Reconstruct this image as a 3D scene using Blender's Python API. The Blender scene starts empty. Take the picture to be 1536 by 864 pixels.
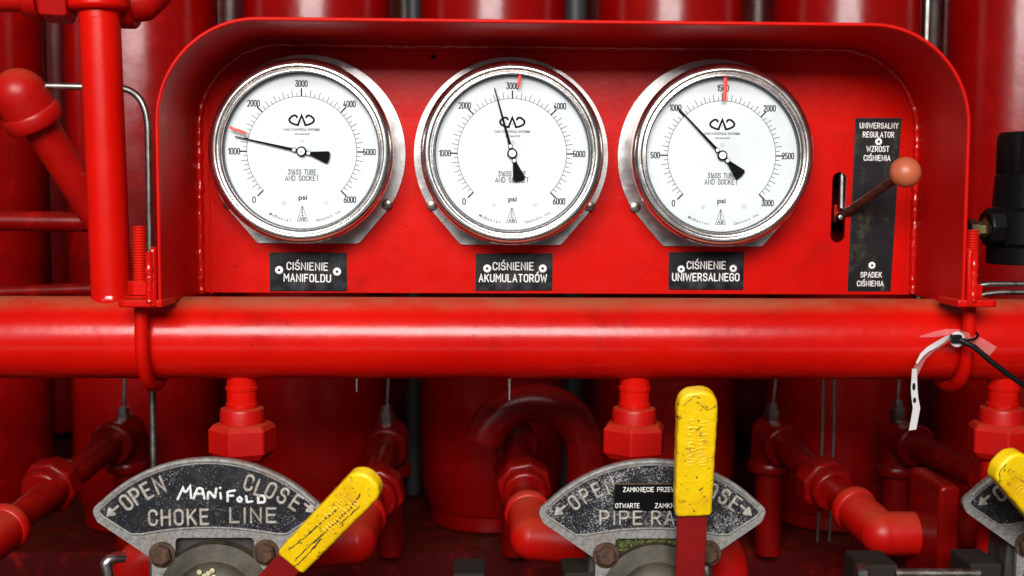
import bpy, bmesh, math, random
from mathutils import Vector, Matrix, Euler, noise
random.seed(7)
SC = bpy.context.scene
COL = SC.collection
R = math.radians

# ------------------------------------------------------------------ camera
F = 1740.0                       # focal length in photo pixels (1536 wide)
YAW, PITCH, ROLL, DIST = R(1.5), R(4.2), R(0.3), 1.09
cam = bpy.data.objects.new('camera', bpy.data.cameras.new('camera'))
COL.objects.link(cam)
CR = Matrix.Rotation(-YAW, 3, 'Z') @ Matrix.Rotation(R(90) - PITCH, 3, 'X') @ Matrix.Rotation(ROLL, 3, 'Z')
cam.matrix_world = Matrix.Translation((0, -DIST, 0)) @ CR.to_4x4()
cam.data.sensor_width = 36
cam.data.lens = 36 * F / 1536
cam.data.clip_start = .02
cam.data.clip_end = 60
cam.data.dof.use_dof = True
cam.data.dof.focus_distance = 1.03
cam.data.dof.aperture_fstop = 4.8
SC.camera = cam

# ------------------------------------------------------------------ light
W = bpy.data.worlds.new('World'); SC.world = W; W.use_nodes = True
bg = W.node_tree.nodes['Background']
bg.inputs[0].default_value = (.86, .93, 1, 1); bg.inputs[1].default_value = .065
def area(name, loc, target, sx, sy, power, col):
    l = bpy.data.lights.new(name, 'AREA'); l.shape = 'RECTANGLE'; l.size = sx; l.size_y = sy
    l.energy = power; l.color = col
    o = bpy.data.objects.new(name, l); COL.objects.link(o); o.location = loc
    o.rotation_euler = (Vector(target) - Vector(loc)).to_track_quat('-Z', 'Y').to_euler()
    return o
area('daylight_high', (-.3, -3.0, 1.27), (0, 0, .05), 2.1, 1.1, 172, (1, .985, .96))
area('daylight_low', (-1.75, -2.6, .45), (0, 0, 0), .8, 1.0, 4, (1, .985, .97))
area('lit_yard', (-.1, -2.6, -1.2), (0, 0, -.1), 4.5, .35, 4, (1, .97, .93))
SC.view_settings.view_transform = 'Standard'
SC.view_settings.look = 'None'
SC.view_settings.exposure = 0
SC.view_settings.gamma = 1
SC.render.engine = 'CYCLES'

# ------------------------------------------------------------------ helpers
def at(px, py, Y):
    """point of the plane y=Y that stands at photo pixel (px, py)"""
    d = CR @ Vector(((px - 768) / F, -(py - 432) / F, -1))
    t = (Y + DIST) / d.y
    return Vector((0, -DIST, 0)) + d * t
def K(Y): return (Y + DIST) / F              # metres per pixel at depth Y

class G:
    """vertices and faces of one mesh"""
    def __init__(s): s.v = []; s.f = []
    def add(s, vs, fs):
        n = len(s.v); s.v += [Vector(p) for p in vs]; s.f += [tuple(i + n for i in f) for f in fs]; return s
    def box(s, a, b):
        x0, y0, z0 = a; x1, y1, z1 = b
        return s.add([(x0,y0,z0),(x1,y0,z0),(x1,y1,z0),(x0,y1,z0),(x0,y0,z1),(x1,y0,z1),(x1,y1,z1),(x0,y1,z1)],
                     [(0,3,2,1),(4,5,6,7),(0,1,5,4),(1,2,6,5),(2,3,7,6),(3,0,4,7)])
    def lathe(s, prof, o, ax, seg=48, ph=0.0, up=None):
        ax = Vector(ax).normalized(); o = Vector(o)
        ref = Vector(up) if up else (Vector((0,0,1)) if abs(ax.z) < .9 else Vector((1,0,0)))
        u = (ref - ax * ref.dot(ax)).normalized(); w = ax.cross(u)
        vs = []; rings = []
        for r, h in prof:
            if r <= 1e-7: rings.append([len(vs)]); vs.append(o + ax * h)
            else:
                rings.append(list(range(len(vs), len(vs) + seg)))
                for i in range(seg):
                    a = 2 * math.pi * i / seg + ph
                    vs.append(o + ax * h + (u * math.cos(a) + w * math.sin(a)) * r)
        fs = []
        for A, B in zip(rings, rings[1:]):
            for i in range(seg):
                j = (i + 1) % seg
                if len(A) == 1 and len(B) == 1: break
                if len(A) == 1: fs.append((A[0], B[j], B[i]))
                elif len(B) == 1: fs.append((A[i], A[j], B[0]))
                else: fs.append((A[i], A[j], B[j], B[i]))
        return s.add(vs, fs)
    def tube(s, path, r, seg=20, caps=True, flat=1.0):
        P = [Vector(p) for p in path]; n = len(P)
        rr = r if isinstance(r, (list, tuple)) else [r] * n
        T = []
        for i in range(n):
            t = P[min(i+1, n-1)] - P[max(i-1, 0)]
            T.append(t.normalized() if t.length > 1e-9 else (T[-1] if T else Vector((0,0,1))))
        ref = Vector((0,1,0)) if abs(T[0].y) < .9 else Vector((1,0,0))
        u = (ref - T[0] * ref.dot(T[0])).normalized()
        vs = []; fs = []
        for i in range(n):
            u = (u - T[i] * u.dot(T[i])).normalized(); w = T[i].cross(u)
            for k in range(seg):
                a = 2 * math.pi * k / seg
                vs.append(P[i] + (u * math.cos(a) * flat + w * math.sin(a)) * rr[i])
        for i in range(n - 1):
            for k in range(seg):
                j = (k + 1) % seg
                fs.append((i*seg+k, i*seg+j, (i+1)*seg+j, (i+1)*seg+k))
        if caps: fs.append(tuple(range(seg-1, -1, -1))); fs.append(tuple(range((n-1)*seg, n*seg)))
        return s.add(vs, fs)
    def prism(s, pts, fr, h0, h1):
        """outline pts (u,v) in frame fr=(o,U,V,N), from height h0 to h1 along N"""
        o, U, V, N = fr; n = len(pts)
        a = [o + U*p[0] + V*p[1] + N*h0 for p in pts]; b = [o + U*p[0] + V*p[1] + N*h1 for p in pts]
        return s.add(a + b, [tuple(range(n-1, -1, -1)), tuple(range(n, 2*n))] +
                     [(i, (i+1) % n, n + (i+1) % n, n + i) for i in range(n)])
    def ribbon(s, pts, w, h, fr, close=False, k=5):
        """raised stroke of half width w and height h on a plane, round ends"""
        o, U, V, N = fr
        P = [Vector((p[0], p[1])) for p in pts]
        Q = [P[0]]
        for p in P[1:]:
            if (p - Q[-1]).length > 1e-7: Q.append(p)
        P = Q; n = len(P)
        if n == 1: P.append(P[0] + Vector((w*.05, 0))); n = 2
        rows = []
        if not close:
            d = (P[0] - P[1]).normalized()
            for a in (80, 55, 28): rows.append((P[0] + d * w * math.sin(R(a)), Vector((-d.y, d.x)) * -1, w * math.cos(R(a))))
        for i in range(n):
            if close: a, b = P[i-1], P[(i+1) % n]
            else: a, b = P[max(i-1, 0)], P[min(i+1, n-1)]
            d1 = (P[i] - a).normalized() if (P[i]-a).length > 1e-9 else (b - P[i]).normalized()
            d2 = (b - P[i]).normalized() if (b-P[i]).length > 1e-9 else d1
            t = d1 + d2
            t = t.normalized() if t.length > .05 else d1
            m = 1 / max(.45, t.dot(d1))
            rows.append((P[i], Vector((-t.y, t.x)), w * m))
        if not close:
            d = (P[-1] - P[-2]).normalized()
            for a in (28, 55, 80): rows.append((P[-1] + d * w * math.sin(R(a)), Vector((-d.y, d.x)), w * math.cos(R(a))))
        vs = []; fs = []
        for c, nrm, ww in rows:
            for j in range(k):
                a = math.pi * j / (k - 1)
                q = c + nrm * (ww * math.cos(a))
                vs.append(o + U*q.x + V*q.y + N*(h * math.sin(a) ** .6))
        m = len(rows)
        for i in range(m if close else m - 1):
            for j in range(k - 1):
                i2 = (i + 1) % m
                fs.append((i*k+j, i*k+j+1, i2*k+j+1, i2*k+j))
        if not close: fs.append(tuple(range(k-1, -1, -1))); fs.append(tuple(range((m-1)*k, m*k)))
        return s.add(vs, fs)

def thing(name, label, cat, loc=(0,0,0), group=None):
    o = bpy.data.objects.new(name, None); COL.objects.link(o); o.location = loc
    o.empty_display_size = .02
    o['label'] = label; o['category'] = cat
    if group: o['group'] = group
    return o
def base(o):
    p = Vector((0,0,0))
    while o: p += Vector(o.location); o = o.parent
    return p
def obj(name, g, m, parent=None, smooth=35, bevel=0, label=None, kind=None, origin=None, seg=2):
    me = bpy.data.meshes.new(name)
    loc = Vector(origin) if origin is not None else Vector((0,0,0))
    off = base(parent) + loc if parent else loc
    me.from_pydata([tuple(v - off) for v in g.v], [], g.f)
    me.validate()
    bm = bmesh.new(); bm.from_mesh(me); bmesh.ops.recalc_face_normals(bm, faces=bm.faces); bm.to_mesh(me); bm.free()
    if smooth:
        me.polygons.foreach_set('use_smooth', [True] * len(me.polygons))
        me.set_sharp_from_angle(angle=R(smooth))
    me.materials.append(m)
    o = bpy.data.objects.new(name, me); COL.objects.link(o)
    if parent: o.parent = parent
    o.location = loc
    if bevel:
        b = o.modifiers.new('bevel', 'BEVEL'); b.width = bevel; b.segments = seg; b.limit_method = 'ANGLE'; b.angle_limit = R(40)
    if label: o['label'] = label
    if kind: o['kind'] = kind
    return o
def tag(o, label, cat, group=None):
    o['label'] = label; o['category'] = cat
    if group: o['group'] = group
    return o
def outline_mesh(name, loops, fr, h, m, parent=None, bevel=0, smooth=30):
    """plate with holes: 2-D filled curve turned to mesh; loops in (u,v) of frame, top face at N*h"""
    cu = bpy.data.curves.new(name, 'CURVE'); cu.dimensions = '2D'; cu.fill_mode = 'BOTH'; cu.extrude = h / 2
    for L in loops:
        sp = cu.splines.new('POLY'); sp.points.add(len(L) - 1); sp.use_cyclic_u = True
        for p, q in zip(sp.points, L): p.co = (q[0], q[1], 0, 1)
    tmp = bpy.data.objects.new('tmp', cu); COL.objects.link(tmp)
    dg = bpy.context.evaluated_depsgraph_get(); me = tmp.evaluated_get(dg).to_mesh()
    g = G(); o, U, V, N = fr
    g.add([o + U*v.co.x + V*v.co.y + N*(v.co.z + h/2) for v in me.vertices], [tuple(p.vertices) for p in me.polygons])
    tmp.evaluated_get(dg).to_mesh_clear(); bpy.data.objects.remove(tmp); bpy.data.curves.remove(cu)
    me2 = obj(name, weld(g), m, parent, smooth, bevel)
    return me2
def weld(g, e=1e-6):
    bm = bmesh.new(); vs = [bm.verts.new(v) for v in g.v]
    for f in g.f:
        try: bm.faces.new([vs[i] for i in f])
        except ValueError: pass
    bmesh.ops.remove_doubles(bm, verts=bm.verts, dist=e)
    bm.verts.index_update(); r = G()
    r.v = [v.co.copy() for v in bm.verts]; r.f = [tuple(v.index for v in f.verts) for f in bm.faces]; bm.free()
    return r
XZ = lambda o: (Vector(o), Vector((1,0,0)), Vector((0,0,1)), Vector((0,-1,0)))    # a plane facing the front
def arc(cx, cy, r, a0, a1, n):
    return [(cx + r*math.cos(R(a0 + (a1-a0)*i/n)), cy + r*math.sin(R(a0 + (a1-a0)*i/n))) for i in range(n + 1)]
def roundpoly(pts, n=6, close=True):
    """pts (x,y[,r]) -> polyline with rounded corners"""
    out = []; m = len(pts)
    for i, p in enumerate(pts):
        r = p[2] if len(p) > 2 else 0
        c = Vector(p[:2])
        if r <= 0 or (not close and i in (0, m-1)): out.append(tuple(c)); continue
        a = Vector(pts[i-1][:2]); b = Vector(pts[(i+1) % m][:2])
        d1 = (a - c); d2 = (b - c)
        ang = d1.angle(d2); t = r / math.tan(ang / 2)
        t = min(t, d1.length * .5 if (close or i > 1) else d1.length, d2.length * .5 if (close or i < m-2) else d2.length)
        q0 = c + d1.normalized() * t; q1 = c + d2.normalized() * t
        rr = t * math.tan(ang / 2); bis = (d1.normalized() + d2.normalized()).normalized()
        cen = c + bis * (rr / math.sin(ang / 2))
        a0 = math.atan2(q0.y - cen.y, q0.x - cen.x); a1 = math.atan2(q1.y - cen.y, q1.x - cen.x)
        d = (a1 - a0 + math.pi) % (2 * math.pi) - math.pi
        for k in range(n + 1):
            out.append((cen.x + rr*math.cos(a0 + d*k/n), cen.y + rr*math.sin(a0 + d*k/n)))
    return out

# ------------------------------------------------------------------ stroke lettering (engraver's alphabet)
q = .24
GL = {
 'A': (.52, [[(0,0),(.26,1),(.52,0)], [(.09,.32),(.43,.32)]]),
 'B': (.5, [[(0,.5),(0,1),(.46,1,.22),(.46,.53,.2),(0,.53)], [(0,.53),(.5,.53,.24),(.5,0,.24),(0,0),(0,.5)]]),
 'C': (.48, [[(.48,.74),(.48,1,q),(0,1,q),(0,0,q),(.48,0,q),(.48,.26)]]),
 'D': (.5, [[(0,0),(0,1),(.5,1,.26),(.5,0,.26),(0,0)]]),
 'E': (.44, [[(.44,1),(0,1),(0,0),(.44,0)], [(0,.52),(.38,.52)]]),
 'F': (.42, [[(.42,1),(0,1),(0,0)], [(0,.52),(.36,.52)]]),
 'G': (.5, [[(.5,.76),(.5,1,q),(0,1,q),(0,0,q),(.5,0,q),(.5,.46),(.28,.46)]]),
 'H': (.5, [[(0,0),(0,1)], [(.5,0),(.5,1)], [(0,.52),(.5,.52)]]),
 'I': (.02, [[(.01,0),(.01,1)]]),
 'K': (.5, [[(0,0),(0,1)], [(.48,1),(.02,.4)], [(.17,.58),(.5,0)]]),
 'L': (.42, [[(0,1),(0,0),(.42,0)]]),
 'M': (.6, [[(0,0),(0,1),(.3,.42),(.6,1),(.6,0)]]),
 'N': (.5, [[(0,0),(0,1),(.5,0),(.5,1)]]),
 'O': (.5, [[(0,.5),(0,1,q),(.5,1,q),(.5,0,q),(0,0,q),(0,.5)]]),
 'P': (.48, [[(0,0),(0,1),(.48,1,.25),(.48,.45,.25),(0,.45)]]),
 'R': (.5, [[(0,0),(0,1),(.48,1,.25),(.48,.47,.25),(0,.47)], [(.25,.47),(.5,0)]]),
 'S': (.48, [[(.47,.78),(.47,1,.22),(0,1,.23),(0,.53,.23),(.48,.53,.24),(.48,0,.24),(0,0,.24),(0,.24)]]),
 'T': (.5, [[(0,1),(.5,1)], [(.25,1),(.25,0)]]),
 'U': (.5, [[(0,1),(0,0,.25),(.5,0,.25),(.5,1)]]),
 'W': (.76, [[(0,1),(.17,0),(.38,.8),(.59,0),(.76,1)]]),
 'Y': (.5, [[(0,1),(.25,.48),(.5,1)], [(.25,.48),(.25,0)]]),
 'Z': (.46, [[(0,1),(.46,1),(0,0),(.46,0)]]),
 '0': (.44, [[(0,.5),(0,1,.22),(.44,1,.22),(.44,0,.22),(0,0,.22),(0,.5)]]),
 '1': (.2, [[(0,.8),(.2,1),(.2,0)]]),
 '2': (.44, [[(0,.76),(0,1,.22),(.44,1,.22),(.44,.55,.2),(0,0),(.46,0)]]),
 '3': (.44, [[(0,1),(.44,1),(.2,.58),(.44,.58,.22),(.44,0,.22),(0,0,.22),(0,.22)]]),
 '4': (.46, [[(.3,1),(0,.24),(.48,.24)], [(.34,.45),(.34,0)]]),
 '5': (.44, [[(.42,1),(.03,1),(0,.54),(.44,.6,.2),(.44,0,.22),(0,0,.22),(0,.2)]]),
 '6': (.44, [[(.34,1),(0,.4),(0,0,.22),(.44,0,.22),(.44,.56,.22),(.04,.56)]]),
 '-': (.3, [[(0,.5),(.3,.5)]]),
 ' ': (.3, []),
}
GL['Ś'] = (GL['S'][0], GL['S'][1] + [[(.2,1.17),(.36,1.36)]])
GL['Ó'] = (GL['O'][0], GL['O'][1] + [[(.22,1.17),(.38,1.36)]])
GL['Ę'] = (GL['E'][0], GL['E'][1] + [[(.36,0),(.3,-.16),(.44,-.2)]])
def lettering(g, txt, fr, cu, cv, height, width=None, sw=.07, raise_=.0003, rot=0, gap=.26, space=None):
    """stroke text centred on (cu,cv) of the frame; sw = half stroke width / height"""
    tot = 0; xs = []
    for ch in txt:
        xs.append(tot); tot += (space if (ch == ' ' and space) else GL[ch][0]) + gap
    tot -= gap
    sx = (width / tot) if width else height
    c, s_ = math.cos(R(rot)), math.sin(R(rot))
    for ch, x0 in zip(txt, xs):
        for st in GL[ch][1]:
            P = roundpoly(st, 4, False)
            L = []
            for x, y in P:
                u = (x + x0 - tot/2) * sx; v = (y - .5) * height
                L.append((cu + u*c - v*s_, cv + u*s_ + v*c))
            g.ribbon(L, sw*height, raise_, fr)
    return g
def fonttext(g, txt, fr, cu, cv, height, width=None, rot=0, lift=.00022, sx=1.0, bold=0):
    cu_ = bpy.data.curves.new('t', 'FONT'); cu_.body = txt; cu_.size = 1; cu_.align_x = 'LEFT'; cu_.offset = bold
    cu_.resolution_u = 3
    tmp = bpy.data.objects.new('tmp', cu_); COL.objects.link(tmp)
    dg = bpy.context.evaluated_depsgraph_get(); me = tmp.evaluated_get(dg).to_mesh()
    xs = [v.co.x for v in me.vertices]; 
    x0, x1 = min(xs), max(xs); cap = .7
    ky = height / cap; kx = width / (x1 - x0) if width else ky * sx
    o, U, V, N = fr; c, s_ = math.cos(R(rot)), math.sin(R(rot)); vs = []
    for v in me.vertices:
        u = (v.co.x - (x0+x1)/2) * kx; w = (v.co.y - cap/2) * ky
        vs.append(o + U*(cu + u*c - w*s_) + V*(cv + u*s_ + w*c) + N*lift)
    g.add(vs, [tuple(p.vertices) for p in me.polygons])
    tmp.evaluated_get(dg).to_mesh_clear(); bpy.data.objects.remove(tmp); bpy.data.curves.remove(cu_)
    return g

# ------------------------------------------------------------------ materials
class NT:
    def __init__(s, name):
        s.m = bpy.data.materials.new(name); s.m.use_nodes = True; s.t = s.m.node_tree
        s.b = s.t.nodes['Principled BSDF']; s.out = s.t.nodes['Material Output']
        s.co = s.n('ShaderNodeTexCoord').outputs['Object']
    def n(s, t, **k):
        x = s.t.nodes.new(t)
        for a, b in k.items(): setattr(x, a, b)
        return x
    def l(s, a, b): s.t.links.new(a, b)
    def noise(s, scale, detail=3, rough=.55, stretch=None, dist=0):
        x = s.n('ShaderNodeTexNoise'); x.inputs['Scale'].default_value = scale; x.inputs['Detail'].default_value = detail
        x.inputs['Roughness'].default_value = rough; x.inputs['Distortion'].default_value = dist
        if stretch:
            mp = s.n('ShaderNodeMapping'); mp.inputs['Scale'].default_value = stretch; s.l(s.co, mp.inputs[0]); s.l(mp.outputs[0], x.inputs['Vector'])
        else: s.l(s.co, x.inputs['Vector'])
        return x.outputs['Fac']
    def ramp(s, v, a, b, lo=0., hi=1.):
        x = s.n('ShaderNodeMapRange'); x.interpolation_type = 'SMOOTHSTEP'
        for i, val in zip((1, 2, 3, 4), (a, b, lo, hi)): x.inputs[i].default_value = val
        s.l(v, x.inputs[0]); return x.outputs[0]
    def math(s, op, a, b):
        x = s.n('ShaderNodeMath', operation=op)
        for i, v in enumerate((a, b)):
            if isinstance(v, (int, float)): x.inputs[i].default_value = v
            else: s.l(v, x.inputs[i])
        return x.outputs[0]
    def mix(s, f, a, b):
        x = s.n('ShaderNodeMix', data_type='RGBA')
        for i, v in ((0, f), (6, a), (7, b)):
            if isinstance(v, (int, float)): x.inputs[i].default_value = v
            elif isinstance(v, tuple): x.inputs[i].default_value = (*v, 1)
            else: s.l(v, x.inputs[i])
        return x.outputs[2]
    def set(s, **k):
        for a, v in k.items():
            i = s.b.inputs[{'col': 'Base Color', 'rough': 'Roughness', 'metal': 'Metallic', 'spec': 'Specular IOR Level', 'coat': 'Coat Weight', 'coatr': 'Coat Roughness'}[a]]
            if isinstance(v, (int, float)): i.default_value = v
            elif isinstance(v, tuple): i.default_value = (*v, 1)
            else: s.l(v, i)
        return s
    def bump(s, h, st, dist=.001):
        x = s.n('ShaderNodeBump'); x.inputs['Strength'].default_value = st; x.inputs['Distance'].default_value = dist
        prev = s.b.inputs['Normal'].links
        if prev: s.l(prev[0].from_socket, x.inputs['Normal'])
        s.l(h, x.inputs['Height']); s.l(x.outputs[0], s.b.inputs['Normal']); return s
    def upness(s):
        g = s.n('ShaderNodeNewGeometry'); x = s.n('ShaderNodeSeparateXYZ'); s.l(g.outputs['Normal'], x.inputs[0]); return x.outputs['Z']

def red_paint(name, dust=.5, rough=.3, c1=(.56,.0045,.0012), c2=(.46,.0025,.0010), specks=.5, drip=0, coat=0.0, spec=.27, up=.25):
    s = NT(name)
    c = s.mix(s.ramp(s.noise(6, 4), .3, .7), c1, c2)
    c = s.mix(s.math('MULTIPLY', s.ramp(s.noise(38, 5, .7), .5, .8), .35), c, (.62, .008, .004))
    gm = s.math('MULTIPLY', s.ramp(s.noise(13, 9, .78, dist=.3), .53, .70), .5)
    c = s.mix(gm, c, (.24, .0035, .002))
    sc = s.math('MULTIPLY', s.ramp(s.noise(60, 3, .6, stretch=(.12, 1, 1.6), dist=.5), .70, .735), s.ramp(s.noise(11, 2), .5, .62))
    c = s.mix(s.math('MULTIPLY', sc, .35), c, (.50, .05, .03))
    if specks:
        k = s.math('MULTIPLY', s.ramp(s.noise(420, 2), .70, .76), s.ramp(s.noise(9, 2), .5, .62))
        c = s.mix(s.math('MULTIPLY', k, specks), c, (.07, .006, .004))
        k2 = s.math('MULTIPLY', s.ramp(s.noise(230, 1), .765, .785), specks)
        c = s.mix(k2, c, (.16, .01, .01))
    if dust:
        d = s.math('MULTIPLY', s.ramp(s.upness(), up, max(up + .4, .95)), s.ramp(s.noise(14, 6, .7, dist=.4), .28, .62, .25, 1))
        d = s.math('MULTIPLY', d, dust)
        c = s.mix(d, c, (.36, .085, .035))
        s.set(rough=s.math('ADD', s.math('MULTIPLY', d, .4), s.math('ADD', rough - .06, s.math('MULTIPLY', s.noise(55, 4), .14))))
    else: s.set(rough=s.math('ADD', rough - .06, s.math('MULTIPLY', s.noise(55, 4), .14)))
    s.set(col=c, spec=spec, coat=coat, coatr=.15)
    s.bump(s.noise(22, 2), .10, .004).bump(s.noise(150, 3), .14, .0008).bump(s.noise(900, 2), .08, .0003)
    if drip: s.bump(s.noise(70, 2, stretch=(1, 1, .25)), drip, .003)
    return s.m
RED = red_paint('red_paint', .2, .30, spec=.16)
RED_HOOD = red_paint('red_paint_hood', .1, .42, spec=.12)
RED_FACE = red_paint('red_paint_panel', 0, .26, specks=.9, spec=.16)
RED_PIPE = red_paint('red_paint_dusty', 1.0, .22, specks=.8, up=.62, spec=.36)
RED_FIT = red_paint('red_paint_fitting', .4, .36, c1=(.46,.004,.002), c2=(.34,.003,.002), specks=.4)
RED_GLOSS = red_paint('red_paint_runny', .1, .14, drip=.7, coat=.5)
RED_BACK_SHADED = red_paint('red_paint_bottle_shaded', 0, .22, spec=.36, c1=(.26,.0012,.0008), c2=(.20,.001,.0008), specks=0)  # red darkened so the bottles read as shaded; shade put into the colour
RED_BG_SHADED = red_paint('red_paint_pipework_shaded', .03, .26, c1=(.19,.0016,.001), c2=(.13,.0012,.0008))  # darker copy of the red, with the shade behind the thick pipe put in
def brushed():
    s = NT('polished_steel')
    n = s.noise(26, 5, .65)
    s.set(col=s.mix(s.ramp(n, .35, .7), (.93,.92,.90), (.78,.76,.72)), metal=1., rough=s.ramp(s.noise(60, 5, .7), .3, .8,   .20, .30))
    s.bump(s.noise(24, 3), .04, .001); return s.m
STEEL = brushed()
def galv(name, c1, c2, r0=.3, r1=.5, metal=1.):
    s = NT(name); s.set(col=s.mix(s.ramp(s.noise(45, 6, .7), .35, .65), c1, c2), metal=metal, rough=s.ramp(s.noise(80, 4), .3, .7, r0, r1))
    s.bump(s.noise(300, 3), .15, .0005); return s.m
FLANGE = galv('stained_steel', (.45,.43,.42), (.37,.35,.34), .28, .40)
TUBE = galv('dull_stainless', (.42,.40,.37), (.28,.26,.24), .28, .42)
SCREW = galv('screw_metal', (.4,.38,.34), (.2,.18,.16), .3, .5)
def plain(name, c, rough=.5, metal=0., spec=.5, bump=0, bs=200):
    s = NT(name); s.set(col=c, rough=rough, metal=metal, spec=spec)
    if bump: s.bump(s.noise(bs, 3), bump, .0005)
    return s.m
def dialm():
    s = NT('dial_white'); s.set(col=s.mix(s.ramp(s.noise(18, 4), .45, .75), (.63,.66,.67), (.57,.60,.61)), rough=.5); return s.m
DIAL = dialm()
INK = plain('black_print', (.006,.006,.008), .8, spec=.05)
INK_GREY = plain('grey_print', (.05,.05,.055), .8, spec=.05)
DOTS = plain('dial_dimple', (.50,.51,.52), .5)
NAVY = plain('gasket_navy', (.006,.008,.022), .35)
WHITE = plain('white_enamel', (.82,.80,.77), .45)
PEN = plain('red_marker_ink', (.85,.045,.03), .5)
NEEDLE = plain('needle_black', (.004,.004,.005), .8, spec=.05)
def glassm():
    s = NT('gauge_glass'); t = s.t
    tr = s.n('ShaderNodeBsdfTransparent'); gl = s.n('ShaderNodeBsdfGlossy'); gl.inputs['Roughness'].default_value = .03
    fr = s.n('ShaderNodeFresnel'); fr.inputs['IOR'].default_value = 1.45
    mx = s.n('ShaderNodeMixShader'); s.l(fr.outputs[0], mx.inputs[0]); s.l(tr.outputs[0], mx.inputs[1]); s.l(gl.outputs[0], mx.inputs[2])
    s.l(mx.outputs[0], s.out.inputs[0]); return s.m
GLASS = glassm()
def blackplate():
    s = NT('black_label')
    c = s.mix(s.ramp(s.noise(30, 5, .7), .48, .72), (.005,.0055,.008), (.03,.03,.035))
    s.set(col=c, spec=.3, rough=s.ramp(s.noise(70, 3), .3, .7, .25, .45)); return s.m
LABEL = blackplate()
STICK = plain('sticker_black', (.0025,.0025,.003), .3, spec=.2)
def tallplate():
    s = NT('stained_black_label')
    c = s.mix(s.ramp(s.noise(34, 6, .75), .5, .72), (.006,.0065,.008), (.06,.05,.02))
    c = s.mix(s.ramp(s.noise(60, 5, .75), .58, .75), c, (.06,.06,.065))
    s.set(col=c, rough=.35, spec=.3); return s.m
LABEL_TALL = tallplate()
def castalu():
    s = NT('cast_aluminium')
    c = s.mix(s.ramp(s.noise(260, 4, .7), .35, .68), (.30,.285,.27), (.16,.15,.14))
    c = s.mix(s.ramp(s.noise(22, 5, .7), .5, .75), c, (.17,.12,.08))
    s.set(col=c, rough=.62, metal=.35); s.bump(s.noise(500, 3), .5, .0006); return s.m
ALU = castalu()
def letters_mat():
    s = NT('worn_letter_metal')
    c = s.mix(s.ramp(s.noise(300, 4, .7), .35, .65), (.46,.42,.37), (.26,.23,.19))
    s.set(col=c, rough=.6, metal=.2); s.bump(s.noise(500, 3), .4, .0005); return s.m
LETTER = letters_mat()
def wornblack(name, amt, streak=0.):
    s = NT(name)
    patch = s.ramp(s.noise(38, 5, .75), .22, .66)
    sp = s.noise(1000, 2, .7)
    th = s.math('SUBTRACT', .74, s.math('MULTIPLY', patch, amt))
    k = s.ramp(s.math('SUBTRACT', sp, th), 0, .05)
    c = s.mix(s.ramp(s.noise(50, 4), .4, .7), (.006,.0065,.009), (.022,.022,.026))
    c = s.mix(k, c, (.30,.30,.30))
    s.set(col=c, spec=.3, rough=s.math('ADD', .42, s.math('MULTIPLY', k, .2))); s.bump(sp, .35, .0006); return s.m
WORN_A = wornblack('worn_black_light', .14)
WORN_B = wornblack('worn_black_heavy', .24)
WORN_C = wornblack('worn_black_part', .16)
def rust():
    s = NT('rusty_bolt')
    c = s.mix(s.ramp(s.noise(150, 5, .7), .35, .65), (.045,.022,.013), (.10,.048,.026))
    s.set(col=c, rough=.75, metal=.2); s.bump(s.noise(400, 4), .6, .0008); return s.m
RUST = rust()
def body_mat():
    s = NT('olive_cast_body')
    c = s.mix(s.ramp(s.noise(40, 5, .7), .35, .65), (.065,.052,.03), (.028,.023,.015))
    c = s.mix(s.ramp(s.noise(90, 3), .72, .75), c, (.45,.4,.2))
    s.set(col=c, rough=.6, metal=.2); s.bump(s.noise(200, 3), .3, .001); return s.m
BODY = body_mat()
BLOCK = plain('dirty_brown_block', (.018,.014,.010), .8, spec=.2, bump=.3)
HOUSING = galv('dark_housing', (.045,.04,.035), (.02,.018,.016), .5, .7, .2)
def yellow():
    s = NT('yellow_dipped_grip')
    c = s.mix(s.ramp(s.noise(30, 4), .35, .7), (.84,.56,.003), (.72,.40,.003))
    d = s.ramp(s.noise(130, 5, .75), .57, .68)
    c = s.mix(s.math('MULTIPLY', d, .8), c, (.16,.09,.01))
    c = s.mix(s.ramp(s.noise(75, 4, .8, stretch=(1,1,.7)), .665, .69), c, (.02,.017,.012))
    s.set(col=c, rough=.38); s.bump(s.noise(110, 3), .5, .0015); s.bump(s.noise(420, 3), .25, .0006); return s.m
YELLOW = yellow()
CRACK = plain('grip_crack', (.015,.012,.010), .7)
YSTAIN = plain('cream_paint_drop', (.50,.45,.24), .5)
LEVER_RED = red_paint('red_paint_lever', 0, .45, c1=(.26,.008,.008), c2=(.17,.006,.006))
KNOB = plain('salmon_knob', (.44,.105,.045), .42, bump=.1)
def rodm():
    s = NT('rusty_rod'); s.set(col=s.mix(s.ramp(s.noise(90, 4), .4, .6), (.10,.035,.018), (.04,.018,.012)), rough=.5, metal=.3); return s.m
ROD = rodm()
BLK = plain('black_plastic', (.0035,.0035,.004), .40, spec=.18)
BRASS = galv('dull_brass', (.30,.22,.11), (.16,.11,.06), .3, .5)
DARK_BACKDROP = plain('backdrop_dark', (.012,.008,.008), .8)
def penw():
    s = NT('white_paint_pen'); s.set(col=s.mix(s.ramp(s.noise(420, 3, .7), .55, .68), (.66,.65,.64), (.16,.16,.17)), rough=.6); return s.m
PENW = penw()
TAG = plain('white_plastic_strip', (.52,.50,.50), .5, bump=.5, bs=60)
def clearm():
    s = NT('clear_film'); tr = s.n('ShaderNodeBsdfTransparent'); mx = s.n('ShaderNodeMixShader'); mx.inputs[0].default_value = .09
    s.set(col=(.75,.6,.6), rough=.2)
    s.l(tr.outputs[0], mx.inputs[1]); s.l(s.b.outputs[0], mx.inputs[2]); s.l(mx.outputs[0], s.out.inputs[0]); return s.m
FILM = clearm()
GREY = plain('grey_conduit', (.06,.06,.063), .5)
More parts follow.
